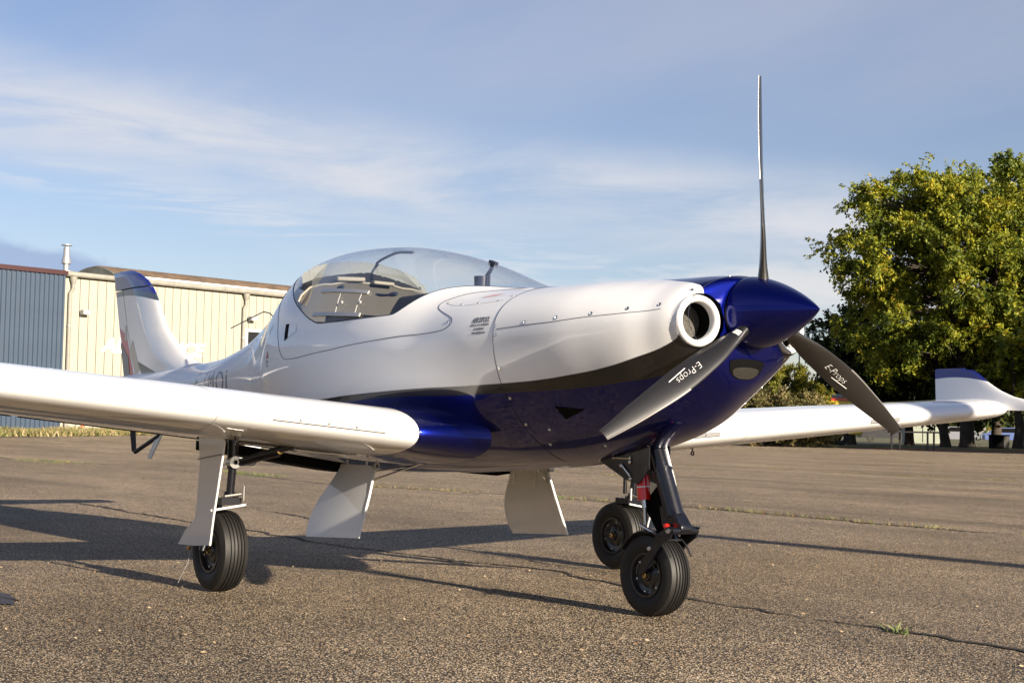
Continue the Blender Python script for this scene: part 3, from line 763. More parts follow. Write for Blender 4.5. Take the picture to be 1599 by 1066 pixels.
    for ya, yb, nm in ((.62, 1.9, 'flap'), (1.93, 3.6, 'aileron')):
        secs = []
        for y in np.linspace(ya, yb, 10):
            P = section(y, s, .0015); xl, zl, ch, _ = wing_at(y); secs.append(P)
        A = np.array(secs); frac = AF[:, 0]; sel = [k for k in range(len(AF)) if frac[k] > .74]
        top = [k for k in range(0, 30) if frac[k] > .72]; bot = [k for k in range(30, len(AF)) if frac[k] > .72]
        V = []; F = []; loop = top+[]
        for i in range(len(A)):
            ring = [A[i][k] for k in bot]+[A[i][k] for k in top]
            V += ring
        n = len(bot)+len(top); F = [(i*n+k, i*n+(k+1) % n, (i+1)*n+(k+1) % n, (i+1)*n+k) for i in range(len(A)-1) for k in range(n)]
        F += [tuple(range(n)), tuple((len(A)-1)*n+k for k in range(n))]
        mesh(nm, V, F, M['white'], w, True, 40)
        G0 = []
        for y in (ya, yb):
            P = section(y, s, .0012); xl, zl, ch, _ = wing_at(y)
            k = max((k for k in range(30, len(AF)) if frac[k] < .72), key=lambda q: frac[q]); G0.append(P[k]*1.0)
        MB().tube(G0, .004, 6).build('hinge_gap', M['void'], w)
    mb = MB(); tr = wing_at(2.05); tz = wing_at(1.25)[1]; mb.tube([(-1.93, s*1.245, tz-.07), (-1.93, s*1.245, tz-.10)], .004, 8)
    mb.lathe([(-.003, .012), (.003, .012), (.003, .007), (-.003, .007)], (-1.93, s*1.245, tz-.108), 'Y', 16, True); mb.build('tie_down_ring', M['dark_metal'], w)
    MB().plate([(-2.42, s*1.03, .605), (-2.42, s*.40, .52), (-2.42, s*.40, .478), (-2.42, s*1.03, .562)], (-.35, 0, .005)).build('dark_root_plate', M['void'], w, False)  # black plate following the dark band under the wing root
    # open wheel well and flap shadow gap under the wing
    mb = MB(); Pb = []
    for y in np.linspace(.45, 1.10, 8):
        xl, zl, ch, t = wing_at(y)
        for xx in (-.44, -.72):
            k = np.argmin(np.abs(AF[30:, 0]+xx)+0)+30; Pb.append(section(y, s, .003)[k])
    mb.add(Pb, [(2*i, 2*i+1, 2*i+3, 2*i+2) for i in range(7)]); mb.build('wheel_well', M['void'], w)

# fin, rudder, tailplane ---------------------------------------------------------------
finm = mat('fin_paint', (.8, .8, .8), .28, 0, 1.0); g = G(finm); tcn = g.n('ShaderNodeTexCoord'); sp = g.n('ShaderNodeSeparateXYZ'); g.put(sp.inputs[0], tcn.outputs['Object'])
zb_ = g.m('SUBTRACT', 1.560, g.m('MULTIPLY', g.m('POWER', g.m('ABSOLUTE', g.m('ADD', sp.outputs[0], 6.35)), 2.0), .16))
dd = g.m('SUBTRACT', sp.outputs[2], zb_)
cc = g.mix(g.mr(dd, -.0015, .0015), (.8, .8, .8), (.035, .05, .075)); cc = g.mix(g.mr(dd, .038, .041), cc, (.006, .012, .17))
g.put(g.b.inputs['Base Color'], cc); M['fin'] = finm
LEf = [(-4.75, 1.02), (-4.95, 1.055), (-5.10, 1.085), (-5.257, 1.142), (-5.42, 1.225), (-5.555, 1.309), (-5.65, 1.41), (-5.734, 1.512), (-5.82, 1.59), (-5.92, 1.650), (-6.05, 1.70), (-6.15, 1.725), (-6.222, 1.735)]
lfx = np.array([a for a, b in LEf]); lfz = np.array([b for a, b in LEf])
def te_x(z): return float(np.interp(z, [.7, 1.016, 1.308, 1.568, 1.74], [-6.12, -6.235, -6.364, -6.462, -6.532]))
def hinge_x(z): return float(np.interp(z, [.7, 1.0, 1.30, 1.608, 1.74], [-5.85, -5.997, -6.168, -6.309, -6.36]))
def finhalf(z, x):
    le = float(np.interp(z, lfz, lfx)); te = te_x(z); u = max(0, min(1, (le-x)/(le-te)))
    th = float(np.interp(z, [.9, 1.05, 1.2, 1.7, 1.735], [.10, .065, .052, .034, .008]))
    u2 = max(0, min(1, (le-x)/.9)); return th*min(1.0, (1-(1-min(1, u2*2.2))**2)**.5)*(1-max(0, (u-.35)/.65)**1.3*.93)
def finsurf(name, xa, xb, z0, z1, m, nz=40, nx=22):
    V = []; F = []
    for s in (-1, 1):
        b = len(V)
        for i in range(nz):
            z = z0+(z1-z0)*i/(nz-1); a, c = xa(z), xb(z)
            for j in range(nx):
                t = j/(nx-1); x = a+(c-a)*(t**1.7); V.append((x, s*finhalf(z, x), z))
        F += [tuple(b+q for q in ((i*nx+j, i*nx+j+1, (i+1)*nx+j+1, (i+1)*nx+j) if s > 0 else (i*nx+j, (i+1)*nx+j, (i+1)*nx+j+1, i*nx+j+1))) for i in range(nz-1) for j in range(nx-1)]
    nh = nz*nx
    F += [(i*nx+nx-1, nh+i*nx+nx-1, nh+(i+1)*nx+nx-1, (i+1)*nx+nx-1) for i in range(nz-1)]
    F += [((nz-1)*nx+j, (nz-1)*nx+j+1, nh+(nz-1)*nx+j+1, nh+(nz-1)*nx+j) for j in range(nx-1)]
    o = mesh(name, V, F, m, plane); weld(o, 1e-4); o.data.set_sharp_from_angle(angle=math.radians(60)); return o
lex_ = lambda z: float(np.interp(z, lfz, lfx))
def fin_sheet(name, poly, m, par, lift=.0012):
    (a, b, c, d) = [np.array(q, float) for q in poly]
    for s in (-1, 1):
        V = []; n = 12
        for i in range(n):
            for j in range(n):
                u, v = i/(n-1), j/(n-1); q = (a*(1-u)+b*u)*(1-v)+(d*(1-u)+c*u)*v; V.append((q[0], s*(finhalf(q[1], q[0])+lift), q[1]))
        mesh(name, V, [(i*n+j, i*n+j+1, (i+1)*n+j+1, (i+1)*n+j) for i in range(n-1) for j in range(n-1)], m, par)
finsurf('fin', lex_, lambda z: hinge_x(z)+.004, .98, 1.598, M['fin'])
rud = finsurf('rudder', lambda z: hinge_x(z)-.004, te_x, .78, 1.598, M['fin'])
fd_r = mat('fin_red', (.50, .010, .010), .3, 0, 1.0); fd_k = mat('fin_black', (.012, .012, .014), .3, 0, 1.0); fd_b = mat('fin_sand', (.40, .34, .27), .3, 0, 1.0)  # red, black and sand sheets laid on the lower fin and rudder
fin_sheet('fin_mark', [(-6.245, 1.36), (-6.200, 1.345), (-6.19, 1.25), (-6.235, 1.245)], fd_b, rud)
fin_sheet('fin_mark', [(-6.372, 1.345), (-6.200, 1.28), (-6.035, 1.00), (-6.155, .995)], fd_r, rud)
fin_sheet('fin_mark', [(-6.343, 1.25), (-6.150, 1.13), (-6.110, .99), (-6.235, .985)], fd_k, rud, .0032)
fin_sheet('fin_mark', [(-6.130, 1.18), (-6.060, 1.25), (-5.90, 1.04), (-5.99, 1.00)], fd_b, bpy.data.objects['fin'])
fin_sheet('fin_mark', [(-5.95, 1.10), (-5.70, 1.045), (-5.44, .99), (-5.84, .985)], fd_k, bpy.data.objects['fin'])
finsurf('rudder_horn', lex_, te_x, 1.606, 1.735, M['fin'], 24)
for s in (-1, 1):
    secs = []
    for y in np.linspace(.02, 1.18, 14):
        t = y/1.18; ch = .72-.27*t; xl = -5.72-.10*t; k = 1 if t < .93 else math.sqrt(max(0, 1-((t-.93)/.075)**2))*.95+.05
        secs.append(np.stack([xl-AF[:, 0]*ch, 0*AF[:, 0]+s*y, .945+AF[:, 1]*ch*.62*k], 1))
    V, F = loft(secs); mesh('tailplane', V, F, M['white'], plane, True, 50)
# tail skid and blade aerial
mb = MB(); mb.tube([(-6.10, 0, .86), (-6.055, 0, .62), (-6.02, 0, .50)], [.02, .019, .016], 10); mb.tube([(-6.0, 0, .495), (-5.62, 0, .61), (-5.40, 0, .76)], .014, 10)
mb.build('tail_skid', M['black'], plane)
mb = MB(); mb.plate([(-5.50, -.004, .80), (-5.40, -.004, .78), (-5.728, -.004, .457), (-5.785, -.004, .457)], (0, .008, 0)); mb.build('blade_aerial', M['white_metal'], plane)
mb = MB(); mb.tube([(-4.06, 0, 1.30), (-4.12, 0, 1.332), (-4.20, 0, 1.345), (-4.25, 0, 1.337), (-4.62, 0, 1.268)], .0035, 6); mb.build('whip_aerial', M['ink'], plane)
# wheels ---------------------------------------------------------------------------------
def wheel(name, c, R, w, s, rimr):
    """c centre, s = side the disc faces"""
    h = w/2
    prof = [(-h*.55, rimr), (-h*.80, rimr+.006), (-h*.97, rimr+.022), (-h, R*.74), (-h*.96, R*.86), (-h*.84, R*.945)]
    ng = 5; edge = h*.72
    for i in range(ng+1):
        a = -edge+2*edge*i/(ng+1); b = a+2*edge/(ng+1); g_ = .0035
        ra = R*(1-.052*(a/h)**2*1.6); rb = R*(1-.052*(b/h)**2*1.6)
        if i > 0: prof += [(a+g_*.5, ra-.006), (a+g_, ra)]
        else: prof += [(a, ra)]
        if i < ng: prof += [(b-g_, rb), (b-g_*.5, rb-.006)]
        else: prof += [(b, rb)]
    prof += [(h*.84, R*.945), (h*.96, R*.86), (h, R*.74), (h*.97, rimr+.022), (h*.80, rimr+.006), (h*.55, rimr)]
    rimprof = [(-h*.5, rimr*.98), (-h*.86, rimr+.004), (-h*.86, rimr-.004), (-h*.55, rimr-.010), (-h*.50, rimr*.62), (-h*.62, rimr*.50), (-h*.66, rimr*.30), (-h*.80, rimr*.26), (-h*.80, 0)]
    rp = [(a*(-s)*-1, r) for a, r in rimprof] if s < 0 else [(-a, r) for a, r in rimprof]
    mb = MB().lathe([(a, r) for a, r in rp], c, 'Y', 56)
    mb.lathe([(-q[0], q[1]) for q in rp], c, 'Y', 40)
    rim = mb.build(name, M['rim'], plane)
    MB().lathe(prof, c, 'Y', 84).build('tyre', M['rubber'], rim, True, 28)
    yo = s*h*.62
    for k in range(6):
        a = k*math.pi/3+.3; r = rimr*.80; p = (c[0]+r*math.cos(a), c[1]+s*h*.56, c[2]+r*math.sin(a))
        MB().lathe([(-.004, .006), (.005, .006), (.007, .003), (.007, 0)] if s > 0 else [(.004, .006), (-.005, .006), (-.007, .003), (-.007, 0)], p, 'Y', 6).build('rim_bolt', M['steel'], rim)
    for k in range(3):      # openings in the disc
        a = k*2*math.pi/3+.9; r = rimr*.5; p = np.array((c[0]+r*math.cos(a), c[1]+s*h*.60, c[2]+r*math.sin(a)))
        MB().lathe([(0, .012), (s*.0015, .012), (s*.0015, 0)], p, 'Y', 14).build('rim_hole', M['mesh_grey'], rim)
    MB().lathe([(s*a, r) for a, r in ((0, .012), (.012, .012), (.014, .008), (.014, .005), (.008, .005), (.008, 0))], (c[0], c[1]+s*h*.78, c[2]), 'Y', 18).build('axle_nut', M['brass'], rim)
    pts = [(c[0]+(rimr-.014)*math.cos(a), c[1]+s*h*.60, c[2]+(rimr-.014)*math.sin(a)) for a in np.linspace(2.2, 3.2, 12)]
    MB().tube(pts, .0015, 5).build('rim_mark', M['strip'], rim)
    return rim
RN = .1576; RM = .1707
wheel('nose_wheel', (-.812, 0, RN), RN, .112, -1, .082)
for s in (-1, 1):
    cz = RM-s*1.109*math.sin(AR)
    wheel('main_wheel', (-2.308, s*1.109, cz), RM, .122, -1, .088)
# nose leg --------------------------------------------------------------------------------
mb = MB()
top = np.array([-.845, 0, .70]); knee = np.array([-.705, 0, .385])
d = (knee-top)/np.linalg.norm(knee-top)
mb.tube([top, top+(knee-top)*.45], [.027, .030], 24); mb.tube([top+(knee-top)*.45, knee], [.036, .036], 28)
mb.tube([top+(knee-top)*.44, top+(knee-top)*.47], [.039, .039], 28)
leg = mb.build('nose_leg', M['dark_metal'], plane)
mb = MB()          # forward pointing shoe at the bottom
mb.plate([(-.765, -.030, .425), (-.705, -.030, .43), (-.638, -.030, .355), (-.636, -.030, .335), (-.68, -.030, .318), (-.745, -.030, .345)], (0, .060, 0))
bevel(mb.build('leg_shoe', M['dark_metal'], leg, False), .006)
mb = MB(); 
for s in (-1, 1):
    mb.plate([(-.640, s*.060, .350), (-.655, s*.060, .310), (-.71, s*.060, .275), (-.79, s*.060, .178), (-.832, s*.060, .15), (-.825, s*.060, .19), (-.79, s*.060, .235), (-.735, s*.060, .315), (-.67, s*.060, .352)], (0, s*.009, 0))
mb.tube([(-.655, -.066, .335), (-.655, .066, .335)], .013, 14)
fork = mb.build('trailing_fork', M['dark_metal'], leg, True, 40)
for p, r in (((-.66, -.074, .335), .010), ((-.765, -.072, .262), .010)): MB().lathe([(.008, r), (-.006, r), (-.010, r*.6), (-.010, 0)], p, 'Y', 6).build('pivot_bolt', M['steel'], leg)
MB().lathe([(.008, .010), (-.006, .010), (-.008, 0)], (-.700, -.05, .350), 'Y', 12).build('red_cap', M['red'], leg)
mb = MB(); mb.tube([(-.885, -.01, .535), (-.872, -.01, .440)], .026, 24); sh = mb.build('gas_spring', M['red'], leg)
MB().tube([(-.805, .030, .66), (-.775, .032, .58), (-.745, .034, .50)], .0055, 8).build('strut_glint', M['ink_white'], leg)  # white rod added to draw the highlight beside the strut
MB().tube([(-.8790, -.01, .492), (-.8783, -.01, .487)], .0268, 24).build('spring_band', M['ink_white'], sh)
MB().tube([(-.871, -.01, .440), (-.866, -.01, .41)], .012, 12).tube([(-.866, -.01, .41), (-.86, -.01, .345)], .008, 10).build('spring_rod', M['steel'], leg)
mb = MB()
mb.plate([(-1.16, -.055, .612), (-.93, -.055, .515), (-.86, -.055, .500), (-.80, -.055, .56), (-.80, -.055, .66), (-1.10, -.055, .66)], (0, .006, 0))
mb.plate([(-1.16, .05, .612), (-.93, .05, .515), (-.86, .05, .500), (-.80, .05, .56), (-.80, .05, .66), (-1.10, .05, .66)], (0, .006, 0))
mb.build('leg_bracket', M['dark_metal'], leg, False)
mb = MB(); mb.tube([(-1.0, -.065, .60), (-.90, -.065, .60)], .006, 8); mb.tube([(-.86, -.04, .345), (-.775, -.035, .315)], .007, 8); mb.tube([(-.86, -.05, .62), (-.84, -.045, .56)], .004, 8)
mb.tube([(-.955, -.06, .575), (-.90, -.06, .53)], .005, 8); mb.build('link_rod', M['steel'], leg)
for x, z in ((-1.095, .625), (-1.085, .592), (-.955, .570), (-.905, .585), (-.90, .520), (-.86, .655), (-.80, .655)): MB().lathe([(.004, .008), (-.005, .008), (-.008, .004), (-.008, 0)], (x, -.058, z), 'Y', 8).build('bracket_bolt', M['steel'], leg)
MB().plate([(-.88, -.03, .60), (-.855, -.03, .60), (-.85, -.03, .55), (-.865, -.03, .535), (-.885, -.03, .565)], (0, .01, 0)).build('leather_gaiter', M['brass'], leg, False)
mb = MB(); a = np.linspace(.5, 2.6, 20)      # slim mudguard hugging the tyre
for s in (-1, 1): mb.tube([(-.812+(RN+.008)*math.cos(t), s*.052, RN+(RN+.008)*math.sin(t)) for t in a], .004, 6)
V = [(-.812+(RN+.009)*math.cos(t), y, RN+(RN+.009)*math.sin(t)) for t in a[4:] for y in (-.052, 0, .052)]
mb.add(V, [(3*i+j, 3*i+j+1, 3*i+j+4, 3*i+j+3) for i in range(15) for j in range(2)]); mb.build('mudguard', M['black'], leg)
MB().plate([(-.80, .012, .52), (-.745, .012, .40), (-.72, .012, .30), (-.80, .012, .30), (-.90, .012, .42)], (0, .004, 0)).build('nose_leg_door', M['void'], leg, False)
# main legs ------------------------------------------------------------------------------
for s in (-1, 1):
    y0 = s*1.115; dz = -s*1.109*math.sin(AR)
    mb = MB(); mb.tube([(-2.215, y0, .66), (-2.212, y0, .50)], .022, 18); mb.tube([(-2.212, y0, .50), (-2.225, y0, .385)], .017, 18)
    mb.tube([(-2.225, y0, .40), (-2.235, y0, .355)], .024, 14); mb.tube([(-2.262, y0-s*.02, .60), (-2.262, y0-s*.02, .40)], .010, 10)
    mb.box((-2.255, y0, .365), (.10, .09, .03)); mb.tube([(-2.31, y0+s*.0, .365), (-2.308, y0+s*.075, RM+dz)], .016, 10)
    lg = mb.build('main_leg', M['dark_metal'], plane, True, 40)
    mb = MB()
    for q in range(3): mb.tube([(-2.20-.03*q, y0-s*.04, .395-.01*q), (-2.21-.03*q, y0+s*.03, .385-.01*q)], .007, 8)
    mb.tube([(-2.185, y0-s*.045, .37), (-2.185, y0-s*.045, .43)], .006, 8); mb.build('leg_fittings', M['steel'], lg)
    MB().tube([(-2.185, y0-s*.055, .352), (-2.19, y0+s*.10, .328)], .0045, 8).build('scraper_bar', M['ink_white'], lg)
    MB().lathe([(-.022, .010), (-.022, .026), (.022, .026), (.022, .010)], (-2.205, y0+s*.0, .528), 'X', 18).build('leg_collar', M['steel'], lg)
    mb = MB(); mb.tube([(-2.18, y0-s*.02, .535), (-2.14, y0-s*.10, .565), (-2.05, y0-s*.20, .605)], [.008, .013, .016], 10); mb.tube([(-2.18, y0-s*.02, .520), (-2.10, y0-s*.16, .565)], .008, 8)
    mb.build('side_brace', M['dark_metal'], lg)
    MB().lathe([(0, .014), (.010, .014), (.012, .006), (.012, 0)], (-2.095, y0-s*.155, .580), 'X', 16).build('brace_pin', M['brass'], lg)
    # leg door: curved plate outboard of the leg, flaring outwards low down at the rear
    yd = s*1.20
    out = [(-2.345, .690), (-2.345, .640), (-2.325, .52), (-2.342, .36), (-2.362, .285), (-2.44, .262), (-2.50, .228), (-2.578, .162), (-2.35, .172), (-2.219, .184),
           (-2.187, .296), (-2.150, .41), (-2.125, .50), (-2.108, .56), (-2.100, .609), (-2.138, .655), (-2.227, .689), (-2.30, .702)]
    V = []; n = len(out)
    for off in (0, -s*.006):
        for x, z in out: V.append((x, yd+off+s*.012*math.sin((z-.16)*4)-(s*.02 if x < -2.43 else 0), z))
    mbd = MB(); mbd.add(V, [tuple(range(n)), tuple(range(2*n-1, n-1, -1))]+[(i, i+n, (i+1) % n+n, (i+1) % n) for i in range(n)])
    dr = mbd.build('leg_door', M['white'], lg, False)
    fr = [(x, z) for x, z in out[9:17]]
    MB().tube([(x+.002, yd-s*.003+s*.012*math.sin((z-.16)*4), z) for x, z in fr], .0045, 8).build('door_edge', M['white_metal'], dr)
    MB().tube([(-2.335, yd+s*.004+s*.012*math.sin((.535-.16)*4), .535), (-2.108, yd+s*.004+s*.012*math.sin((.555-.16)*4), .562)], .0016, 6).build('door_joint', M['ink'], dr)
    if s < 0:
        mb = MB(); mb.tube([(-2.42, yd+.01, .165), (-2.43, yd+.005, .10), (-2.46, yd-.01, .04), (-2.48, yd-.015, .006)], .0022, 6); mb.build('static_wick', M['strip'], dr)
        MB().lathe([(0, .009), (-.012, .009), (-.012, 0)], (-2.42, yd+.006, .158), 'Y', 12).build('wick_screw', M['brass'], dr)
    # inner wheel door hanging from the belly
    def dpt(x, z, o=0.0):
        t = (.515-z)/.30; return (x, s*(.485+.095*max(t, 0)**1.15+o), z)
    ol = [(-2.405, .525), (-2.415, .500), (-2.445, .455), (-2.485, .405), (-2.515, .362), (-2.535, .315), (-2.541, .27), (-2.535, .225), (-2.515, .190), (-2.29, .196), (-2.074, .214), (-2.086, .30), (-2.10, .40), (-2.115, .50), (-2.122, .525)]
    Lx = lambda z: float(np.interp(z, [.190, .225, .27, .315, .362, .405, .455, .50, .525], [-2.515, -2.535, -2.541, -2.535, -2.515, -2.485, -2.445, -2.415, -2.405]))
    Rx = lambda z: float(np.interp(z, [.19, .214, .30, .40, .50, .525], [-2.072, -2.074, -2.086, -2.10, -2.115, -2.122]))
    V = []; nz_, nx_ = 18, 12
    for o_ in (0, -.008):
        for i in range(nz_):
            for j in range(nx_):
                u = j/(nx_-1); zb0 = .190+.024*u; z = zb0+(.525-zb0)*i/(nz_-1); x = Lx(z)+(Rx(z)-Lx(z))*u; V.append(dpt(x, z, o_+.006*math.sin(math.pi*u)))
    N_ = nz_*nx_; q4 = [(i*nx_+j, i*nx_+j+1, (i+1)*nx_+j+1, (i+1)*nx_+j) for i in range(nz_-1) for j in range(nx_-1)]
    Fd = q4+[tuple(k+N_ for k in q[::-1]) for q in q4]
    rimi = [j for j in range(nx_)]+[i*nx_+nx_-1 for i in range(1, nz_)]+[(nz_-1)*nx_+j for j in range(nx_-2, -1, -1)]+[i*nx_ for i in range(nz_-2, 0, -1)]
    Fd += [(rimi[k], rimi[(k+1) % len(rimi)], rimi[(k+1) % len(rimi)]+N_, rimi[k]+N_) for k in range(len(rimi))]
    wd = mesh('wheel_door', V, Fd, M['white'], plane, True, 40)
    MB().tube([dpt(x+.003, z, -.004) for x, z in ol[10:15]], .0055, 8).build('door_edge', M['white_metal'], wd)
    mb = MB(); mb.tube([(-2.41, s*.478, .512), (-2.125, s*.478, .517)], .0035, 8)
    for x in (-2.37, -2.20): mb.tube([(x, s*.472, .545), (x-.004, s*.470, .50), (x-.016, s*.478, .440)], .0055, 6)
    mb.build('door_hinge', M['ink_white'], wd)
    mb = MB(); mb.tube([dpt(-2.13, .46, -.012), (-2.0, s*.30, .545)], .0045, 8); mb.tube([dpt(-2.12, .50, -.012), (-2.03, s*.33, .53)], .004, 8)
    mb.lathe([(-.008, .010), (.008, .010)], (-2.0, s*.30, .545), 'X', 10); mb.build('door_rod', M['steel'], wd)
    MB().lathe([(-.010, .007), (.010, .007), (.010, .016), (-.010, .016)], (-2.10, s*.485, .525), 'X', 14, True).build('hinge_knuckle', M['strip'], wd)
# belly: small fittings, dark well openings
# ================================================================== setting
def tarmac():
    m = mat('worn_asphalt', (.1, .1, .1), .85, spec=.25); g = G(m); tcn = g.n('ShaderNodeTexCoord'); o = tcn.outputs['Object']
    v = g.n('ShaderNodeTexVoronoi', feature='F1'); g.put(v.inputs['Vector'], o); v.inputs['Scale'].default_value = 165; v.inputs['Randomness'].default_value = 1
    sc = g.n('ShaderNodeSeparateColor'); g.put(sc.inputs[0], v.outputs['Color']); rnd, rnd2 = sc.outputs[0], sc.outputs[1]
    stone = g.mr(v.outputs['Distance'], .30, .62, 1, 0, True)
    bright = g.mr(rnd, .25, 1.0, 0.0, 1.0)
    c1 = g.mix(bright, (.070, .049, .029), (.98, .75, .485))
    c1 = g.mix(g.mr(rnd2, .93, .97), c1, (.85, .80, .70))
    c = g.mix(stone, (.035, .028, .021), c1)
    v3 = g.n('ShaderNodeTexVoronoi', feature='F1'); g.put(v3.inputs['Vector'], o); v3.inputs['Scale'].default_value = 34
    s3 = g.n('ShaderNodeSeparateColor'); g.put(s3.inputs[0], v3.outputs['Color'])
    chip = g.m('MULTIPLY', g.mr(s3.outputs[0], .90, .94), g.mr(v3.outputs['Distance'], .18, .30, 1, 0, True))
    c = g.mix(g.m('MULTIPLY', chip, .45), c, (.42, .36, .29))
    mp = g.n('ShaderNodeMapping'); mp.inputs['Scale'].default_value = (.35, 1.3, 1); g.put(mp.inputs[0], o)
    big = g.noise(mp.outputs[0], .55, 6, .6, .3); mid = g.noise(o, 3.2, 5, .6)
    k = g.m('MULTIPLY', g.mr(big, .3, .7, .60, 1.36), g.mr(mid, .3, .7, .86, 1.14))
    vm = g.n('ShaderNodeVectorMath', operation='SCALE'); g.put(vm.inputs[0], c); g.put(vm.inputs['Scale'], k)
    # oil spots and paler patches
    st = g.mr(g.noise(o, .9, 3, .5), .66, .72); c = g.mix(g.m('MULTIPLY', st, .30), vm.outputs[0], (.05, .04, .032))
    pale = g.mr(g.noise(mp.outputs[0], 1.7, 4, .55), .60, .74); c = g.mix(g.m('MULTIPLY', pale, .22), c, (.26, .22, .17))
    g.put(g.b.inputs['Base Color'], c)
    hh = g.m('ADD', g.m('MULTIPLY', stone, g.mr(rnd, 0, 1, .4, 1.0)), g.m('MULTIPLY', chip, .8))
    bp = g.n('ShaderNodeBump'); bp.inputs['Strength'].default_value = .55; bp.inputs['Distance'].default_value = .0035; g.put(bp.inputs['Height'], hh)
    b2 = g.n('ShaderNodeBump'); b2.inputs['Strength'].default_value = .5; b2.inputs['Distance'].default_value = .03; g.put(b2.inputs['Height'], g.noise(o, 1.3, 4, .5)); g.put(bp.inputs['Normal'], b2.outputs[0])
    g.put(g.b.inputs['Normal'], bp.outputs[0]); g.put(g.b.inputs['Roughness'], g.mr(rnd, 0, 1, .6, .9))
    return m
def grassground():
    m = mat('rough_grass_ground', (.06, .06, .02), .95); g = G(m); tcn = g.n('ShaderNodeTexCoord'); o = tcn.outputs['Object']
    n1 = g.noise(o, .12, 6, .6); n2 = g.noise(o, 1.8, 5, .6)
    c = g.mix(g.mr(n1, .35, .65), (.055, .065, .018), (.13, .11, .045)); c = g.mix(g.mr(n2, .45, .65), c, (.085, .085, .03))
    g.put(g.b.inputs['Base Color'], c); return m
tag(mesh('grass_field', [(-3000, -3000, -.03), (3000, -3000, -.03), (3000, 3000, -.03), (-3000, 3000, -.03)], [(0, 1, 2, 3)], grassground(), None, False), kind='structure')
M['tarmac'] = tarmac()
AP = [(90, -90), (90, 95), (0, 92), (-18, 80), (-37.1, 56.5), (-39.6, 51), (-46, 50.2), (-60, 50), (-75, 47), (-74.5, 33), (-54.3, 18.3), (-47.4, 11.8), (-38, 2), (-36, -90)]
tag(mesh('apron', [(x, y, 0) for x, y in AP], [tuple(range(len(AP)))], M['tarmac'], None, False), kind='structure')
# leaf litter strip under the trees, short grass lane
litter = mat('leaf_litter_ground', (.2, .07, .02), .95); g = G(litter); tcn = g.n('ShaderNodeTexCoord'); n1 = g.noise(tcn.outputs['Object'], 3.0, 6, .7)
g.put(g.b.inputs['Base Color'], g.mix(g.mr(n1, .40, .60), (.075, .04, .015), (.30, .10, .03)))
def strip_at(name, px0, px1, D0, D1, z, m, kind='structure'):
    P = [ground_at(px0, D0, z), ground_at(px1, D0, z), ground_at(px1+40, D1, z), ground_at(px0-40, D1, z)]
    return tag(mesh(name, P, [(0, 1, 2, 3)], m, None, False), kind=kind)
strip_at('leaf_strip', 1370, 1760, 64.5, 74, .004, litter)
lane = mat('mown_grass', (.10, .115, .03), .95, var=(2, .3)); strip_at('mown_grass', 1150, 1700, 74.5, 83, .004, lane)
# cracks: irregular recessed-looking dark ribbons, world x along the lanes
crackm = mat('crack_soil', (.016, .012, .009), 1.0); crackt = mat('crack_edge', (.09, .07, .045), .95)
def crack(pts, w, seed, name='crack', mt=None, step=.05):
    rr = np.random.default_rng(seed); pts = np.array(pts, float)
    d = np.r_[0, np.cumsum(np.linalg.norm(np.diff(pts, axis=0), axis=1))]; n = max(8, int(d[-1]/step)); t = np.linspace(0, d[-1], n)
    x = np.interp(t, d, pts[:, 0]); y = np.interp(t, d, pts[:, 1])
    j = np.cumsum(rr.normal(0, .012, n)); j -= np.linspace(j[0], j[-1], n); y = y+np.clip(j, -.12, .12)+rr.normal(0, .004, n)
    ww = w*(.35+.9*np.abs(np.interp(np.arange(n), np.arange(0, n, 5), rr.normal(.6, .4, len(range(0, n, 5))))))*np.minimum(1, np.minimum(np.arange(n), n-1-np.arange(n))/6+.1)
    V = []; 
    for i in range(n): V += [(x[i], y[i]-ww[i]/2, .004), (x[i], y[i]+ww[i]/2+rr.normal(0, w*.1), .004)]
    return tag(mesh(name, V, [(2*i, 2*i+1, 2*i+3, 2*i+2) for i in range(n-1)], mt or crackm, None, False), kind='structure'), x, y
CR = [([(-44, 5.9), (-21.4, 4.1), (-15.9, 5.15), (-11.8, 4.55), (-9, 5.2), (-6.5, 5.5), (-2.9, 5.42), (2, 5.35), (20, 5.2)], .050, 3),
      ([(-9, .62), (-4, .60), (-2.4, .70), (-1.2, .50), (.5, .45), (3.5, .38), (12, .3)], .032, 4),
      ([(-3.6, .95), (-3.0, .92), (-2.2, .88), (-1.4, .86)], .014, 5),
      ([(-30, 10.2), (-14, 10.6), (0, 10.3), (22, 10.2)], .05, 6), ([(-40, 17), (-10, 16.6), (20, 16.9)], .06, 7), ([(-45, 26), (-10, 26.4), (30, 26)], .08, 8), ([(-42, 36), (0, 35.5), (30, 36)], .08, 9),
      ([(-9, 2.0), (-7.2, 1.6), (-5.6, 1.3)], .022, 10), ([(.3, -2.6), (.7, -2.3), (1.2, -2.2), (1.7, -1.9)], .006, 11), ([(-4, -3.2), (-1, -3.3), (2, -3.0)], .012, 12)]
crx = []
for k, (p, w, sd_) in enumerate(CR):
    o, x, y = crack(p, w, sd_); crx.append((x, y, w))
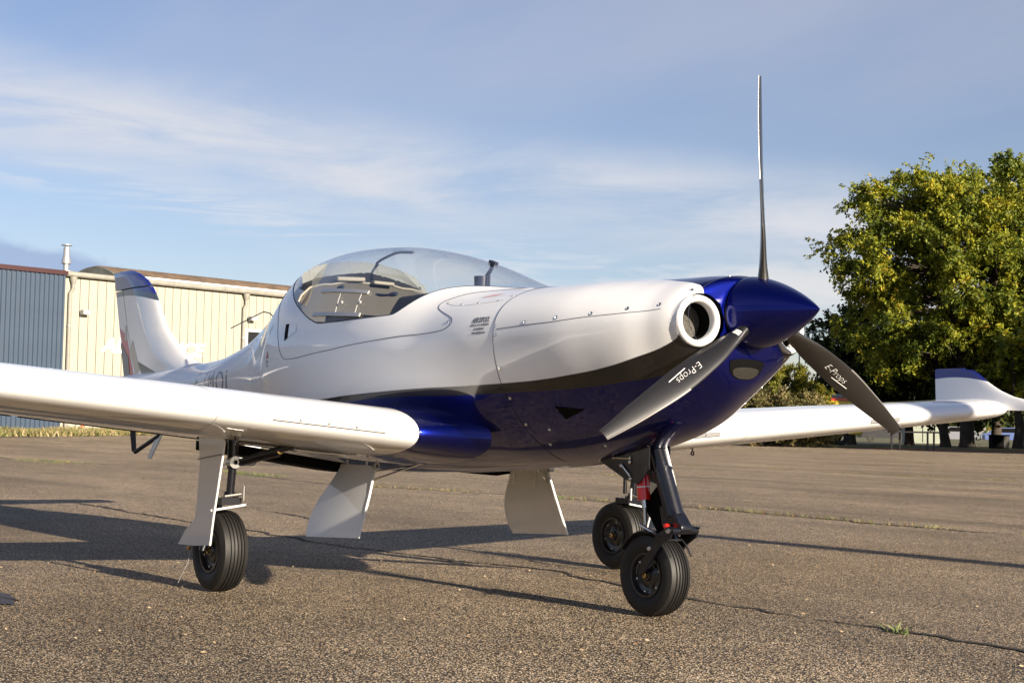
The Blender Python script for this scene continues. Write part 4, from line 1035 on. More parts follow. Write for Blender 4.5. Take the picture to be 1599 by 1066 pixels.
# grass and dead tufts growing out of the cracks: real blades
def blades(name, pos, hmin, hmax, w, colors, seed=1, lean=.5, label=None, cat=None):
    rr = np.random.default_rng(seed); V = []; F = []; n = len(pos)
    for i, (x, y, z) in enumerate(pos):
        h = rr.uniform(hmin, hmax); a = rr.uniform(0, 6.283); l = rr.normal(0, lean, 2)*h; ca, sa = math.cos(a)*w/2, math.sin(a)*w/2
        b = len(V); V += [(x-ca, y-sa, z), (x+ca, y+sa, z), (x+l[0]*.5+ca*.7, y+l[1]*.5+sa*.7, z+h*.6), (x+l[0]*.5-ca*.7, y+l[1]*.5-sa*.7, z+h*.6), (x+l[0], y+l[1], z+h)]
        F += [(b, b+1, b+2, b+3), (b+3, b+2, b+4)]
    m = mat(name+'_blades', colors[0], .8); g = G(m); ge = g.n('ShaderNodeNewGeometry'); r = ge.outputs['Random Per Island']
    c = g.mix(g.mr(r, .3, .6), colors[0], colors[1]); c = g.mix(g.mr(r, .8, .9), c, colors[2]); g.put(g.b.inputs['Base Color'], c)
    g.b.inputs['Subsurface Weight'].default_value = 0
    o = mesh(name, V, F, m, None, False); tag(o, label, cat, kind='stuff'); return o
pos = []
for k in (0, 3, 4, 5, 6):
    x, y, w = crx[k]; rr = np.random.default_rng(40+k); dens = rr.random(len(x)//12+2); 
    for i in range(len(x)):
        if dens[i//12] > (.50 if k == 0 else .72):
            for q in range(rr.integers(2, 12)): pos.append((x[i]+rr.normal(0, .04), y[i]+rr.normal(0, .03), 0))
GC = [(.10, .13, .03), (.26, .21, .10), (.16, .07, .03)]
blades('crack_grass', pos, .008, .045, .006, GC, 2, .7, 'low green and straw tufts growing along the cracks of the apron', 'grass')
pos = []; rr = np.random.default_rng(9)
for cx, cy, n, s_ in ((-.02, .47, 26, .035), (-2.2, 1.35, 0, .04), (-14.5, 5.1, 300, .5), (-8.4, 5.4, 120, .3), (1.2, 3.5, 20, .06), (-20, 4.3, 260, .8)):
    for q in range(n): pos.append((cx+rr.normal(0, s_), cy+rr.normal(0, s_*.25), 0))
blades('weed_patch', pos, .01, .05, .007, [(.07, .12, .03), (.13, .15, .05), (.20, .18, .07)], 3, .9, 'small green weeds rooted in the joints of the asphalt', 'weeds')
# dead leaves and pale chips scattered on the apron
V = []; F = []
for q in range(800):
    u = rr.random(); D = 4.5+u*u*50; px = rr.uniform(-50, 1650); P = ground_at(px, D, .004); a = rr.uniform(0, 6.28); s_ = rr.uniform(.003, .008)*(1 if D < 12 else 2.0)
    b = len(V); V += [tuple(P+np.array([math.cos(a+t)*s_*k, math.sin(a+t)*s_*k, z])) for t, k, z in ((0, 1.5, .002), (1.57, .7, .006), (3.14, 1.3, .003), (4.71, .7, .0))]; F.append((b, b+1, b+2, b+3))
lm = mat('fallen_leaf', (.3, .2, .1), .8); g = G(lm); ge = g.n('ShaderNodeNewGeometry'); g.put(g.b.inputs['Base Color'], g.mix(ge.outputs['Random Per Island'], (.16, .08, .03), (.42, .34, .22)))
tag(mesh('fallen_leaves', V, F, lm, None, False), 'tiny dry leaves and chips scattered over the apron', 'leaves', kind='stuff')
patchm = mat('dark_patch', (.022, .015, .012), .5)  # dark ragged patch lying flat on the apron
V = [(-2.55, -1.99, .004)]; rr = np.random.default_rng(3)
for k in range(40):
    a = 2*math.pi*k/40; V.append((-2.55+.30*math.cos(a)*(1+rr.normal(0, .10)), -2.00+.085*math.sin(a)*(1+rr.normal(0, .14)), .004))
tag(mesh('dark_patch', V, [(0, 1+k, 1+(k+1) % 40) for k in range(40)], patchm, None, False), kind='structure')
# verge on the left: dry clumped grass in front of the hangars
pos = []; cols = []
rr = np.random.default_rng(5)
edge = np.array([(-38, 2), (-47.4, 11.8), (-54.3, 18.3), (-74.5, 33), (-80, 40)])
dl = np.r_[0, np.cumsum(np.linalg.norm(np.diff(edge, axis=0), axis=1))]
for q in range(26000):
    t = rr.random()*dl[-1]; d = abs(rr.normal(0, 3.6)) if rr.random() < .6 else rr.random()*9; x = np.interp(t, dl, edge[:, 0]); y = np.interp(t, dl, edge[:, 1])
    mound = .16*math.exp(-((d-2.2)/1.5)**2)*(1+.6*math.sin(t*.9)); pos.append((x-d*.72, y-d*.30, max(mound, 0)*.6))
blades('dry_verge_grass', pos, .08, .30, .05, [(.22, .17, .07), (.10, .12, .03), (.40, .32, .18)], 6, .6, 'dry yellow and green grass verge in front of the hangars', 'grass')

# ------------------------------------------------------------------ hangars
wa = ground_at(88, 65); wb = ground_at(445, 74.4); wdir = (wb-wa); wlen = float(np.linalg.norm(wdir)); wdir /= wlen; wdir[2] = 0; wdir /= np.linalg.norm(wdir)
wn_ = np.array([wdir[1], -wdir[0], 0.0]);
if (CAM_POS-wa)@wn_ < 0: wn_ = -wn_
ang = math.atan2(wdir[1], wdir[0])
# frame of the wall: u along, v out towards the apron, z up
def wall_root(name, o): e = empty(name, (float(o[0]), float(o[1]), 0), ang); return e
Hg = height_at(88, 422, 65)      # gutter height
Hg2 = height_at(445, 458, 74.4)
vs = 1 if (np.array([-math.sin(ang), math.cos(ang), 0])@wn_) > 0 else -1     # local +Y points out of wall?
def fpt(u, v, z): return (u, v*vs, z)
def ubox(u0, u1, v0, v1, z0, z1): return ((u0+u1)/2, vs*(v0+v1)/2, (z0+z1)/2), (abs(u1-u0), abs(v1-v0), abs(z1-z0))
cream = mat('cream_cladding', (.32, .308, .255), .55, var=(.7, .06)); bluec = mat('blue_cladding', (.034, .056, .092), .5, var=(.8, .10)); gutm = mat('grey_gutter', (.24, .235, .205), .6, var=(3, .15))
maroon = mat('maroon_trim', (.035, .007, .009), .5); roofm = mat('brown_fibre_cement', (.15, .105, .070), .85, var=(1.5, .3)); gablem = mat('weathered_gable', (.20, .21, .18), .8, var=(2, .3))
steelp = mat('galvanised_steel', (.50, .50, .48), .4, .7)
cr = wall_root('cream_hangar', wa); tag(cr, 'long cream sheet-metal hangar with grey gutter and brown vaulted roof behind the tail', 'hangar')
LEN = 34.0; PWD = 12.8/28.6
npan = int(LEN/PWD)
pm = MB(); c, d = ubox(.012, PWD-.012, -.05, .06, .0, Hg-.28)
pm.box(c, d); p0 = pm.build('wall_panel', cream, cr, False); bevel(p0, .02, 2)
for i in range(1, npan):
    q = p0.copy(); COL.objects.link(q); q.parent = cr; q.location = (i*PWD, 0, 0)
mb = MB(); c, d = ubox(0, LEN, -8.0, -.06, 0, Hg-.1); mb.box(c, d); mb.build('wall_core', mat('dark_joint', (.16, .13, .09), .8), cr, False)
mb = MB(); n = 14
for u0, u1, zz in ((-.35, LEN, Hg-.10),):
    mb.tube([fpt(u, .17, zz) for u in np.linspace(u0, u1, 12)], .125, 14)
gt = mb.build('gutter', gutm, cr)
for k in range(1, 12):
    MB().tube([fpt(k*2.9-.05, .17, Hg-.10), fpt(k*2.9+.05, .17, Hg-.10)], .138, 14).build('gutter_joint', gutm, gt)
mb = MB(); c, d = ubox(4.0, LEN, -.28, .0, Hg-.12, Hg+.14); mb.box(c, d); mb.build('roof_flashing', mat('white_flashing', (.6, .62, .62), .5), cr, False)
# vaulted roof
uA = 3.35; rv = 4.3; zc_ = Hg-3.60; vc = -2.9
ridge = []; nseg = 30
V = []; F = []; nu_ = 300
us = np.linspace(uA, LEN, nu_)
for i, u in enumerate(us):
    rad = rv+.035*math.sin(i*math.pi)  # straight
    for j in range(nseg+1):
        a = math.radians(55)+math.radians(72)*j/nseg; r = rv+(.04 if i % 4 in (1, 2) else -.02)
        V.append(fpt(u, vc+r*math.cos(a), zc_+r*math.sin(a)))
m_ = nseg+1; F = [(i*m_+j, i*m_+j+1, (i+1)*m_+j+1, (i+1)*m_+j) for i in range(nu_-1) for j in range(nseg)]
rf = mesh('roof', V, F, roofm, cr, False)
gv = [fpt(uA-.02, vc+(rv-.02)*math.cos(a), zc_+(rv-.02)*math.sin(a)) for a in np.radians(np.linspace(55, 127, 24))]
MB().plate(gv, (-.1, 0, 0)).build('gable_end', gablem, rf, False)
def downpipe(u, kink):
    mb = MB(); mb.lathe([(-.22, .09), (.0, .16), (.10, .17)], fpt(u+kink, .20, Hg-.32), 'Z', 16); mb.tube([fpt(u+kink, .2, Hg-.5), fpt(u+kink, .2, Hg-.75), fpt(u, .17, Hg-.95), fpt(u, .17, .0)], .085, 14)
    o = mb.build('downpipe', gutm, cr)
    for z in (Hg-2.4, Hg-4.6, 1.2): MB().tube([fpt(u, .17, z-.03), fpt(u, .17, z+.03)], .10, 14).build('pipe_collar', steelp, o)
downpipe(.33, .12); downpipe(9.9, .10)
# window right of the second pipe
mb = MB(); u0 = 10.05; zt_w = height_at(385, 514, 72.8)
for (a, b, c2, e) in ((u0, u0+.16, .3, zt_w), (u0+1.9, u0+2.06, .3, zt_w)): c, d = ubox(a, b, .061, .13, c2+1.2, e); mb.box(c, d)
c, d = ubox(u0+.16, u0+1.9, .061, .13, zt_w-.12, zt_w); mb.box(c, d)
wf = mb.build('window', mat('window_frame', (.50, .55, .56), .5), cr, False)
c, d = ubox(u0+.16, u0+1.9, .062, .08, 1.5, zt_w-.12); MB().box(c, d).build('pane', mat('dark_window_glass', (.02, .022, .025), .08, 0, 0, .6), wf, False)
def wall_lamp(u, z):
    mb = MB(); mb.tube([fpt(u, .06, z), fpt(u, .28, z+.10)], .035, 8); c, d = ubox(u-.10, u+.28, .18, .46, z+.06, z+.24); mb.box(c, d, None); o = mb.build('wall_light', mat('grey_lamp', (.35, .36, .36), .4), cr, True)
    c, d = ubox(u-.06, u+.24, .20, .44, z+.045, z+.058); MB().box(c, d).build('lamp_lens', M['ink_white'], o, False)
wall_lamp(.95, height_at(115, 492, 65.8)); wall_lamp(10.25, height_at(385, 502, 72.8))
# painted lettering on the wall
zl_ = (height_at(165, 551, 67), height_at(315, 557, 71))
tv, tf = text_mesh('AIR FRANCE', .98, .32, .035, 1.0)
w_ = tv[:, 0].max()-tv[:, 0].min(); target = 5.75; k = target/w_
V = [fpt(4.80+p[0]*k*1.0, .066, 4.02+p[1]*.90) for p in tv]
mesh('wall_lettering', V, tf, mat('white_wall_paint', (.85, .85, .85), .5), cr, False)
# flue
fl = empty('steel_flue', tuple(float(q) for q in (wa+wdir*.38-wn_*.35)), ang); tag(fl, 'slender stainless steel flue pipe rising above the corner of the cream hangar', 'chimney')
zt0 = height_at(106, 381, 65.7); h0 = Hg
mb = MB(); mb.tube([(0, 0, 0), (0, 0, zt0-.9)], .13, 18); mb.lathe([(zt0-.9, .13), (zt0-.85, .20), (zt0-.7, .20), (zt0-.55, .15), (zt0-.1, .13)], (0, 0, 0), 'Z', 20); mb.build('flue_pipe', steelp, fl)
MB().lathe([(zt0-.04, .0), (zt0-.04, .24), (zt0, .23), (zt0+.03, 0)], (0, 0, 0), 'Z', 20).build('rain_cap', steelp, fl)
MB().lathe([(zt0-1.22, .14), (zt0-1.21, .38), (zt0-1.19, .38), (zt0-1.18, .14)], (0, 0, 0), 'Z', 24).build('storm_collar', steelp, fl)
# blue hangar in line with it, slightly proud of the cream wall
bh = wall_root('blue_hangar', wa); tag(bh, 'blue ribbed-metal hangar with dark red roof edge at the left edge', 'hangar')
RW = .225; rb0 = None
Hb = height_at(86, 424, 65)+.02
for i in range(260):
    if rb0 is None:
        mb = MB(); V = []
        pr = [(0, 0), (.035, .05), (.105, .05), (.14, 0), (RW, 0)]
        for z in (.0, Hb-.16):
            for u, v in pr: V.append(fpt(-u, .30+v, z))
        mb.add(V, [(k, k+1, k+6, k+5) for k in range(4)]); rb0 = mb.build('cladding_rib', bluec, bh, False)
    else:
        q = rb0.copy(); COL.objects.link(q); q.parent = bh; q.location = (-i*RW, 0, 0)
mb = MB(); c, d = ubox(-58.5, -.02, -12, .295, 0, Hb-.02); mb.box(c, d); mb.build('wall_core', bluec, bh, False)
mb = MB(); c, d = ubox(-58.6, .06, .18, .42, Hb-.15, Hb+.05); mb.box(c, d); mb.build('roof_edge', maroon, bh, False)
mb = MB(); mb.tube([tuple(wa+wdir*.55+wn_*1.2+np.array([0, 0, z])) for z in (0, .35, .55)]+[tuple(wa+wdir*.75+wn_*1.2+np.array([0, 0, .62]))], .07, 10)
tag(mb.build('orange_hose', mat('orange_hose', (.62, .12, .03), .5)), 'orange pipe stub standing by the foot of the cream wall', 'pipe')

# ------------------------------------------------------------------ trees
bark = mat('bark', (.045, .035, .027), .9, bump=(8, .6, .03), var=(3, .3))
def leafmat(name, cols):
    m = bpy.data.materials.new(name); m.use_nodes = True; t = m.node_tree; b = t.nodes['Principled BSDF']; g = G(m)
    ge = g.n('ShaderNodeNewGeometry'); r = ge.outputs['Random Per Island']; tcn = g.n('ShaderNodeTexCoord')
    big = g.noise(tcn.outputs['Object'], .45, 3, .6)
    f = g.m('ADD', g.m('MULTIPLY', r, .55), g.m('MULTIPLY', g.mr(big, .35, .65), .55))
    c = g.mix(g.mr(f, .15, .55), cols[0], cols[1]); c = g.mix(g.mr(f, .55, .85), c, cols[2]); c = g.mix(g.mr(f, .90, 1.0), c, cols[3])
    g.put(b.inputs['Base Color'], c); b.inputs['Roughness'].default_value = .55; b.inputs['Specular IOR Level'].default_value = .3
    tl = g.n('ShaderNodeBsdfTranslucent'); g.put(tl.inputs[0], c); mx = g.n('ShaderNodeMixShader'); mx.inputs[0].default_value = .36
    o = t.nodes['Material Output']; t.links.new(b.outputs[0], mx.inputs[1]); t.links.new(tl.outputs[0], mx.inputs[2]); t.links.new(mx.outputs[0], o.inputs[0]); return m
LM1 = leafmat('yellow_green_leaves', [(.05, .085, .012), (.18, .21, .02), (.37, .36, .03), (.46, .32, .03)])
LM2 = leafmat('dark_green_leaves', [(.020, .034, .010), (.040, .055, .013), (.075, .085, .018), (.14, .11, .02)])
LM3 = leafmat('autumn_shrub_leaves', [(.07, .085, .015), (.20, .20, .025), (.38, .31, .03), (.52, .26, .03)])
LM4 = leafmat('olive_shrub_leaves', [(.10, .095, .03), (.20, .18, .07), (.32, .26, .12), (.36, .20, .06)])
def leaves(centres, radii, per, size, rr, flat=.75, droop=.35):
    """small elongated leaf faces set along many drooping twigs in every lump of the crown"""
    nt = max(3, per//26); T0 = np.repeat(centres, nt, 0); TR = np.repeat(radii, nt); m = len(T0)
    d = rr.normal(0, 1, (m, 3)); d[:, 2] = d[:, 2]*flat+.12; d /= np.linalg.norm(d, axis=1)[:, None]
    a0 = T0+d*(TR*rr.uniform(.05, .55, m))[:, None]; ln = TR*rr.uniform(.5, 1.15, m)
    dd = d+rr.normal(0, .45, (m, 3)); dd[:, 2] -= droop*.5; dd /= np.linalg.norm(dd, axis=1)[:, None]
    k = max(1, per//nt); A = np.repeat(a0, k, 0); Dd = np.repeat(dd, k, 0); Ln = np.repeat(ln, k); n = len(A); t = rr.random(n)
    P = A+Dd*(Ln*t)[:, None]; P[:, 2] -= droop*.35*Ln*t*t; P += rr.normal(0, 1, (n, 3))*(size*.42)
    ax = Dd*.6+rr.normal(0, .8, (n, 3)); ax[:, 2] -= droop; ax /= np.linalg.norm(ax, axis=1)[:, None]
    sd2 = np.cross(ax, rr.normal(0, 1, (n, 3))); sd2 /= np.linalg.norm(sd2, axis=1)[:, None]
    L_ = size*rr.uniform(.7, 1.5, n)[:, None]; Wd = L_*.24
    V = np.stack([P-ax*L_*.5, P+sd2*Wd, P+ax*L_*.5, P-sd2*Wd], 1).reshape(-1, 3)
    return V, np.arange(4*n).reshape(n, 4)
def fastmesh(name, V, F, m, parent):
    me = bpy.data.meshes.new(name); n = len(F); me.vertices.add(len(V)); me.vertices.foreach_set('co', np.asarray(V, np.float32).ravel())
    me.loops.add(4*n); me.loops.foreach_set('vertex_index', np.asarray(F, np.int32).ravel()); me.polygons.add(n)
    me.polygons.foreach_set('loop_start', np.arange(0, 4*n, 4, dtype=np.int32)); me.polygons.foreach_set('loop_total', np.full(n, 4, np.int32))
    me.update(calc_edges=True); me.materials.append(m); o = bpy.data.objects.new(name, me); COL.objects.link(o); o.parent = parent; return o
def tree(px, D, H, crown, per, leaf, m, seed, label, name='deciduous_tree', group=None, trunk=.32, nb=60, first=.22, lump=(.8, 1.5), forks=3, cat='tree', droop=.35):
    """crown: list of ellipsoids (dx right, dy away, z, rx, ry, rz)"""
    rr = np.random.default_rng(seed); base = ground_at(px, D, 0); root = empty(name, tuple(float(q) for q in base)); tag(root, label, cat, group)
    right = np.array([cR[0], cR[1], 0]); right /= np.linalg.norm(right); away = np.array([cF[0], cF[1], 0]); away /= np.linalg.norm(away)
    cen = []; rad = []
    vol = np.array([e[3]*e[4]*e[5] for e in crown]); vol = vol/vol.sum()
    while len(cen) < nb:
        e = crown[rr.choice(len(crown), p=vol)]; d = rr.normal(0, 1, 3); d /= np.linalg.norm(d); q = rr.random()**.40
        p = right*(e[0]+d[0]*e[3]*q)+away*(e[1]+d[1]*e[4]*q)+np.array([0, 0, e[2]+d[2]*e[5]*q])
        if p[2] < H*.07: continue
        cen.append(p); rad.append(rr.uniform(*lump))
    cen = np.array(cen); rad = np.array(rad)
    cc_ = (right*crown[0][0]+away*crown[0][1])
    mb = MB(); fk = []
    for k in range(forks):
        a = rr.uniform(0, 6.28); t0 = H*first*rr.uniform(.8, 1.2); p1 = np.array([0, 0, t0]); 
        p3 = cc_*rr.uniform(.6, 1.1)+np.array([math.cos(a)*H*.13, math.sin(a)*H*.13, H*rr.uniform(.66, .86)]); p2 = (p1+p3)/2+rr.normal(0, .25, 3)
        P = [p1*0.96, (p1*.7+p2*.3)+rr.normal(0, .08, 3), p2, (p2+p3)/2+rr.normal(0, .25, 3), p3]; mb.tube(P, [trunk*.62, trunk*.5, trunk*.38, trunk*.24, trunk*.08], 8); fk += P[1:]
    fk = np.array(fk)
    mb.tube([(0, 0, -.15), (0, 0, .3), (rr.normal(0, .06), rr.normal(0, .06), H*first*.6), (0, 0, H*first*1.02)], [trunk*1.35, trunk*1.02, trunk*.88, trunk*.78], 12)
    for i, c in enumerate(cen):
        j = np.argmin(np.linalg.norm(fk-c, axis=1)+np.maximum(0, fk[:, 2]-c[2])*1.5); a = fk[j]; mid = (a+c)/2+rr.normal(0, .18, 3)+np.array([0, 0, -.1])
        mb.tube([a, mid, c], [trunk*.16, trunk*.09, trunk*.03], 5, False)
    mb.build('trunk', bark, root)
    V, F = leaves(cen, rad, per, leaf, rr, .72, droop); V = V[:]  # loose outer sprays
    fastmesh('crown', V, F, m, root); return root
tree(1510, 86, 17.4, [(-.4, 0, 11.4, 7.3, 6.0, 4.7), (2.8, 0, 14.0, 4.8, 4.0, 3.6), (-3.1, 0, 13.8, 3.9, 3.5, 2.6), (-6.6, 0, 12.0, 1.6, 2.5, 1.2), (-5.6, 0, 8.4, 3.3, 3.6, 2.5), (-1.5, 0, 5.6, 5.4, 4.5, 2.0)], 600, .20, LM1, 11,
     'tall yellow-green deciduous tree rising highest, behind the tip of the far wing', nb=330, trunk=.42, first=.2, lump=(.6, 1.35), forks=7)
tree(1760, 70, 13, [(0, 0, 8, 4.5, 5, 4.5), (-2, 0, 5, 3.5, 4, 3)], 160, .34, LM1, 31, 'tree standing just outside the right edge, shading the ground below the others', nb=90, trunk=.35)
tree(1850, 82, 15, [(0, 0, 8, 6, 6, 6)], 160, .36, LM1, 32, 'second tree outside the right edge, farther back', nb=90, trunk=.35)
OFF = [(-26, 53, 10), (-17, 56, 12), (-20, 64, 13), (-8, 59, 12), (-12, 51.5, 9), (2, 57, 12), (-30, 70, 14)]
for q, (x, y, h) in enumerate(OFF):
    v = np.array([x, y, 0])-CAM_POS; D_ = v@cF; pxx = 799.5+FPX*(v@cR)/D_
    tree(pxx, D_, h, [(0, 0, h*.58, h*.36, h*.36, h*.38), (0, 0, h*.34, h*.3, h*.3, h*.2)], 130, .45, LM1, 60+q, ['leafy tree nearest the apron corner', 'leafy tree behind the corner tree', 'taller tree set back from the row', 'leafy tree in the middle of the row', 'small tree leaning towards the apron', 'leafy tree at the near end of the row', 'tallest tree at the far end of the row'][q] + ' along the right border, outside the frame', nb=90, trunk=.3, group='trees along the right border of the apron', lump=(.7, 1.4))
tree(1640, 92, 18.5, [(0, 0, 11.8, 5.6, 6, 5.6), (-3.4, 0, 14.4, 3.8, 4, 3.4), (-1, 0, 6, 5, 5, 3)], 480, .22, LM1, 12, 'tall leafy tree partly cut by the right edge of the picture', nb=260, trunk=.40, forks=5, lump=(.5, 1.1))
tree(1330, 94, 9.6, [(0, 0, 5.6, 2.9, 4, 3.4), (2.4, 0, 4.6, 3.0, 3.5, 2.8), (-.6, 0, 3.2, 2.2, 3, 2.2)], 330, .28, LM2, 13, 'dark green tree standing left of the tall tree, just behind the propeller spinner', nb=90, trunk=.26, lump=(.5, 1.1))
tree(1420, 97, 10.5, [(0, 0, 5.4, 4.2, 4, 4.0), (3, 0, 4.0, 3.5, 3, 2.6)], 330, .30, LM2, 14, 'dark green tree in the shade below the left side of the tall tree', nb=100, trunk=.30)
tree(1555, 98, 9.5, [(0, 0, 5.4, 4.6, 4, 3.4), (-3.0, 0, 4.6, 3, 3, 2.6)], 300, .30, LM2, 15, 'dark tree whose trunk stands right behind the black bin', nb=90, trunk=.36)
tree(1476, 88, 7.5, [(0, 0, 5.2, 2.6, 2.6, 2.4)], 200, .28, LM2, 16, 'slim-trunked tree between the metal table and the tall tree', nb=36, trunk=.30)
tree(1590, 84, 8.5, [(1.0, 0, 6.4, 2.6, 3, 2.4)], 240, .28, LM1, 17, 'tree with dark straight trunk at the far right edge', nb=40, trunk=.30)
SH = 'shrubs behind the far wing root'
def shrub(px, D, H, W_, m, seed, label, per=260, nb=46, leaf=.11):
    return tree(px, D, H, [(0, 0, H*.52, W_, W_*.8, H*.46), (W_*.35, 0, H*.36, W_*.7, W_*.6, H*.34), (-W_*.4, 0, H*.40, W_*.6, W_*.6, H*.36)], per, leaf, m, seed, label, 'shrub', None, .07, nb, .10, (.28, .55), 5, 'shrub', -.2)
shrub(1225, 74, 4.3, 2.0, LM3, 21, 'tall yellow-green autumn shrub under the propeller spinner, left of the lamp post', 520, 120)
shrub(1258, 76, 3.3, 1.35, LM3, 22, 'yellow-green shrub right of the lamp post', 520, 110)
shrub(1195, 70, 2.9, 1.6, LM4, 23, 'dry brownish shrub nearest the blue cowling', 420, 80)
shrub(1255, 69, 2.5, 1.5, LM4, 24, 'low dry olive shrub in front of the lamp post', 420, 80)
shrub(1150, 78, 3.6, 2.2, LM3, 25, 'yellow-green shrub hidden mostly behind the cowling', 220, 60)
shrub(1284, 79, 2.3, 0.8, LM4, 26, 'low olive shrub left of the rescue truck', 220, 40)
# distant woods all round the airfield (one mass)
rr = np.random.default_rng(77); V = []; C2 = []; R2_ = []
for k in range(700):
    a = 2*math.pi*k/700+rr.normal(0, .003)
    if 2.0 < a < 2.95 and True: Dd = 330+rr.normal(0, 12)
    else: Dd = 230+40*math.sin(a*3)+rr.normal(0, 12)
    h = 6+3*math.sin(a*7)+rr.random()*6
    C2.append((Dd*math.cos(a), Dd*math.sin(a), h*.5)); R2_.append(h*.62)
V, F = leaves(np.array(C2), np.array(R2_), 110, 2.3, rr, 1.0, 0)
wd_ = bpy.data.objects.new('tmp', None); o = fastmesh('distant_woods', V, F, LM2, None); tag(o, 'distant belt of dark trees closing the horizon around the airfield', 'woods', kind='stuff')

# ------------------------------------------------------------------ things by the trees
def at_root(name, px, D, label, cat, rz=None, z=0.0):
    p = ground_at(px, D, z); rz = math.atan2(cR[1], cR[0]) if rz is None else rz
    e = empty(name, (float(p[0]), float(p[1]), z), rz); tag(e, label, cat); return e
# local frame: X to the right of the view, Y away, Z up
st = at_root('metal_table_frame', 1427, 64.5, 'dark metal table frame on four legs at the edge of the apron', 'table')
k = 64.5/FPX
xl0, xr0 = -38*k, 37*k; ht = 0.80
mb = MB(); mb.box((0, 0, ht), (xr0-xl0, .9, .07)); bevel(mb.build('table_top', M['dark_metal'], st, False), .01)
for x, y in ((xl0+.06, -.1), (xl0+.55, .38), (xr0-.55, -.40), (xr0-.06, .36)): MB().box((x, y, ht/2-.02), (.07, .07, ht-.03)).build('leg', M['dark_metal'], st, False)
bn = at_root('black_bin', 1560, 80, 'square black waste container in front of a tree trunk', 'bin')
mb = MB(); mb.box((0, 0, .36), (.92, .7, .72)); bevel(mb.build('bin_body', M['void'], bn, False), .03); mb = MB(); mb.box((0, 0, .745), (.98, .76, .05)); bevel(mb.build('lid', M['void'], bn, False), .015)
MB().box((.30, -.36, .36), (.30, .012, .66)).build('side_panel', mat('bin_panel', (.03, .027, .024), .6), bn, False)
lp = at_root('street_lamp', 1247, 90, 'slim grey street lamp with curved arm behind the propeller spinner', 'street lamp')
zt_ = height_at(1247, 520, 90); P = [(0, 0, 0), (0, 0, zt_-.8)]; 
MB().tube([(0, 0, 0), (0, 0, 1.4)], .075, 12).tube([(0, 0, 1.4), (0, 0, zt_-.6)], [.06, .045], 12).build('pole', steelp, lp)
arc = [(1.1-1.1*math.cos(a), 0, zt_-.6+.75*math.sin(a)) for a in np.linspace(0, math.pi/2, 14)]+[(1.9, 0, zt_+.12)]
MB().tube(arc, .04, 10).build('arm', steelp, lp); MB().box((2.15, 0, zt_+.10), (.6, .22, .10)).build('lamp_head', steelp, lp, False)
# rescue truck: red, yellow and grey box body
tk = at_root('rescue_truck', 1318, 82, 'yellow and red rescue truck with grey roof, parked behind the shrubs', 'truck')
k = 82/FPX; zt_t = height_at(1325, 615, 82); zy = height_at(1325, 626, 82); zr = height_at(1325, 621.5, 82)
yel = mat('yellow_paint', (.75, .52, .02), .35, 0, .6); redp = mat('red_paint', (.60, .03, .015), .35, 0, .6); gry = mat('grey_roof', (.25, .28, .29), .5)
x1_ = 29*k; x0_ = x1_-4.6
mb = MB(); mb.box(((x0_+x1_)/2, 1.1, (zy+.62)/2), (x1_-x0_, 2.2, zy-.62)); bevel(mb.build('body', yel, tk, False), .04)
mb = MB(); mb.box(((x0_+x1_)/2-.15, 1.1, (zy+zr)/2+.01), (x1_-x0_-.3, 2.16, zr-zy)); mb.build('red_band', redp, tk, False)
mb = MB(); mb.box(((x0_+x1_)/2-.4, 1.1, (zr+zt_t)/2+.01), (x1_-x0_-.9, 2.0, zt_t-zr)); bevel(mb.build('roof', gry, tk, False), .05)
mb = MB(); mb.box((x1_-.55, 1.1, (zy+.62)/2+.2), (.012, .01, .01)); 
MB().box((x1_-.28, -.005, (zy+.62)/2+.4), (.05, .02, zy-1.3)).build('door_gap', M['black'], tk, False)
MB().plate([(x0_-1.7, 0, .5), (x0_-.02, 0, .5), (x0_-.02, 0, zy), (x0_-.9, 0, zy), (x0_-1.3, 0, 1.5), (x0_-1.7, 0, 1.35)], (0, 2.2, 0)).build('cab', yel, tk, False)
for x in (x0_-.8, x1_-1.2):
    for y in (.12, 2.08): MB().lathe([(-.13, .2), (-.13, .46), (.13, .46), (.13, .2)], (x, y, .46), 'Y', 24).build('wheel', M['rubber'], tk)
# far parked cars glimpsed between the trunks
def car(px, D, col, label, L_=4.2, rz=None):
    r = at_root('parked_car', px, D, label, 'car', rz); cm = mat('car_paint', col, .3, 0, .8); r['group'] = 'cars parked beyond the trees'
    sidep = [(-L_/2, .35), (-L_/2, .75), (-L_/2+.25, .9), (-L_*.30, .98), (-L_*.16, 1.42), (L_*.22, 1.45), (L_*.38, 1.0), (L_/2-.05, .85), (L_/2, .6), (L_/2, .35)]
    MB().plate([(x, 0, z) for x, z in sidep], (0, 1.7, 0)).build('body', cm, r, False)
    MB().plate([(-L_*.26, -.01, 1.0), (-L_*.15, -.01, 1.36), (L_*.20, -.01, 1.38), (L_*.33, -.01, 1.0)], (0, .02, 0)).build('window', M['void'], r, False)
    for x in (-L_*.31, L_*.31): MB().lathe([(-.1, .12), (-.1, .31), (.1, .31), (.1, .12)], (x, .08, .31), 'Y', 20).build('wheel', M['rubber'], r)
car(1495, 125, (.16, .17, .20), 'grey car behind the thick trunks')
car(1575, 130, (.05, .09, .25), 'dark blue car beyond the black bin')
car(1385, 120, (.03, .03, .035), 'dark car beyond the left end of the table frame')
cb = at_root('site_cabin', 1448, 112, 'pale green site cabin seen under the far wing above the table', 'cabin')
mb = MB(); mb.box((0, 1.2, 1.2), (2.6, 2.4, 2.4)); bevel(mb.build('cabin_wall', mat('pale_green_paint', (.22, .25, .20), .5, var=(2, .1)), cb, False), .03)
for x in (-.35, .55): MB().box((x, -.012, 1.2), (.05, .02, 2.2)).build('wall_joint', M['dark_metal'], cb, False)
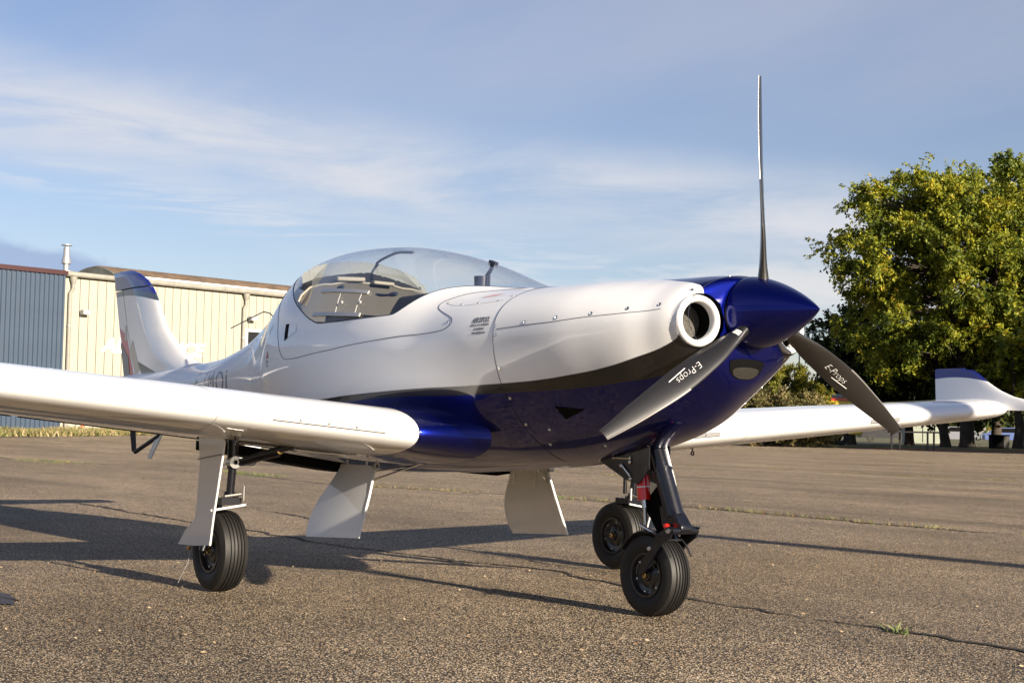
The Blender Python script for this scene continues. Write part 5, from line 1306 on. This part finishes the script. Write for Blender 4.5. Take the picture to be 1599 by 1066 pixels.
# white fairing of another parked aircraft, low on the apron far behind the near leg
wf_ = at_root('wheel_fairing', 392, 23.5, 'white streamlined wheel fairing on the apron seen behind the near main leg', 'wheel fairing')
mb = MB(); V = []; pr = [(-.28, .02), (-.22, .07), (-.08, .11), (.08, .10), (.22, .05), (.30, .01)]
mb.lathe([(a, r) for a, r in pr], (0, 0, .16), 'X', 20); mb.box((.02, 0, .26), (.26, .05, .14)); mb.build('fairing_shell', M['white'], wf_)
MB().lathe([(-.03, .03), (-.03, .09), (.03, .09), (.03, .03)], (0, 0, .09), 'Y', 20).build('wheel', M['rubber'], wf_)
wf2 = at_root('wheel_chock', 447, 24.5, 'small low chock with dark wheel beside the white fairing', 'chock')
mb = MB(); mb.plate([(-.30, -.04, .10), (.10, -.04, .14), (.12, -.04, .11), (-.05, -.04, .09)], (0, .08, 0)); mb.build('chock_block', M['white_metal'], wf2, False)
MB().lathe([(-.03, .02), (-.03, .08), (.03, .08), (.03, .02)], (-.04, 0, .08), 'Y', 16).build('wheel', M['rubber'], wf2)
# mast added out of view on the right to cast the long shadow
ms = empty('shadow_mast', (9.4, 3.95, 0)); tag(ms, 'unseen tapered steel mast added right of the aircraft to cast the long shadow', 'mast')
MB().tube([(0, 0, 0), (0, 0, 4.35)], [.17, .10], 18).build('pole', steelp, ms); MB().box((0, 0, 4.42), (.3, .5, .14)).build('mast_head', steelp, ms, False)
# buildings behind the photographer's left, mirrored in the gloss of the fuselage
rh = empty('red_and_white_hangar', (-62, -24, 0), math.radians(15)); tag(rh, 'white gabled hangar with red band and grey doors left of the frame', 'hangar')
wp = mat('white_cladding', (.62, .62, .60), .6, var=(1, .1))
MB().plate([(0, -11, 0), (0, 11, 0), (0, 11, 6.5), (0, 0, 9.0), (0, -11, 6.5)], (-16, 0, 0)).build('wall', wp, rh, False)
MB().box((.05, 0, 5.2), (.08, 21.6, 1.5)).build('red_band', redp, rh, False)
for k in range(5): MB().box((.08, -8+4*k, 2.1), (.06, 3.7, 4.1)).build('sliding_door', mat('grey_door', (.16, .19, .20), .5), rh, False)
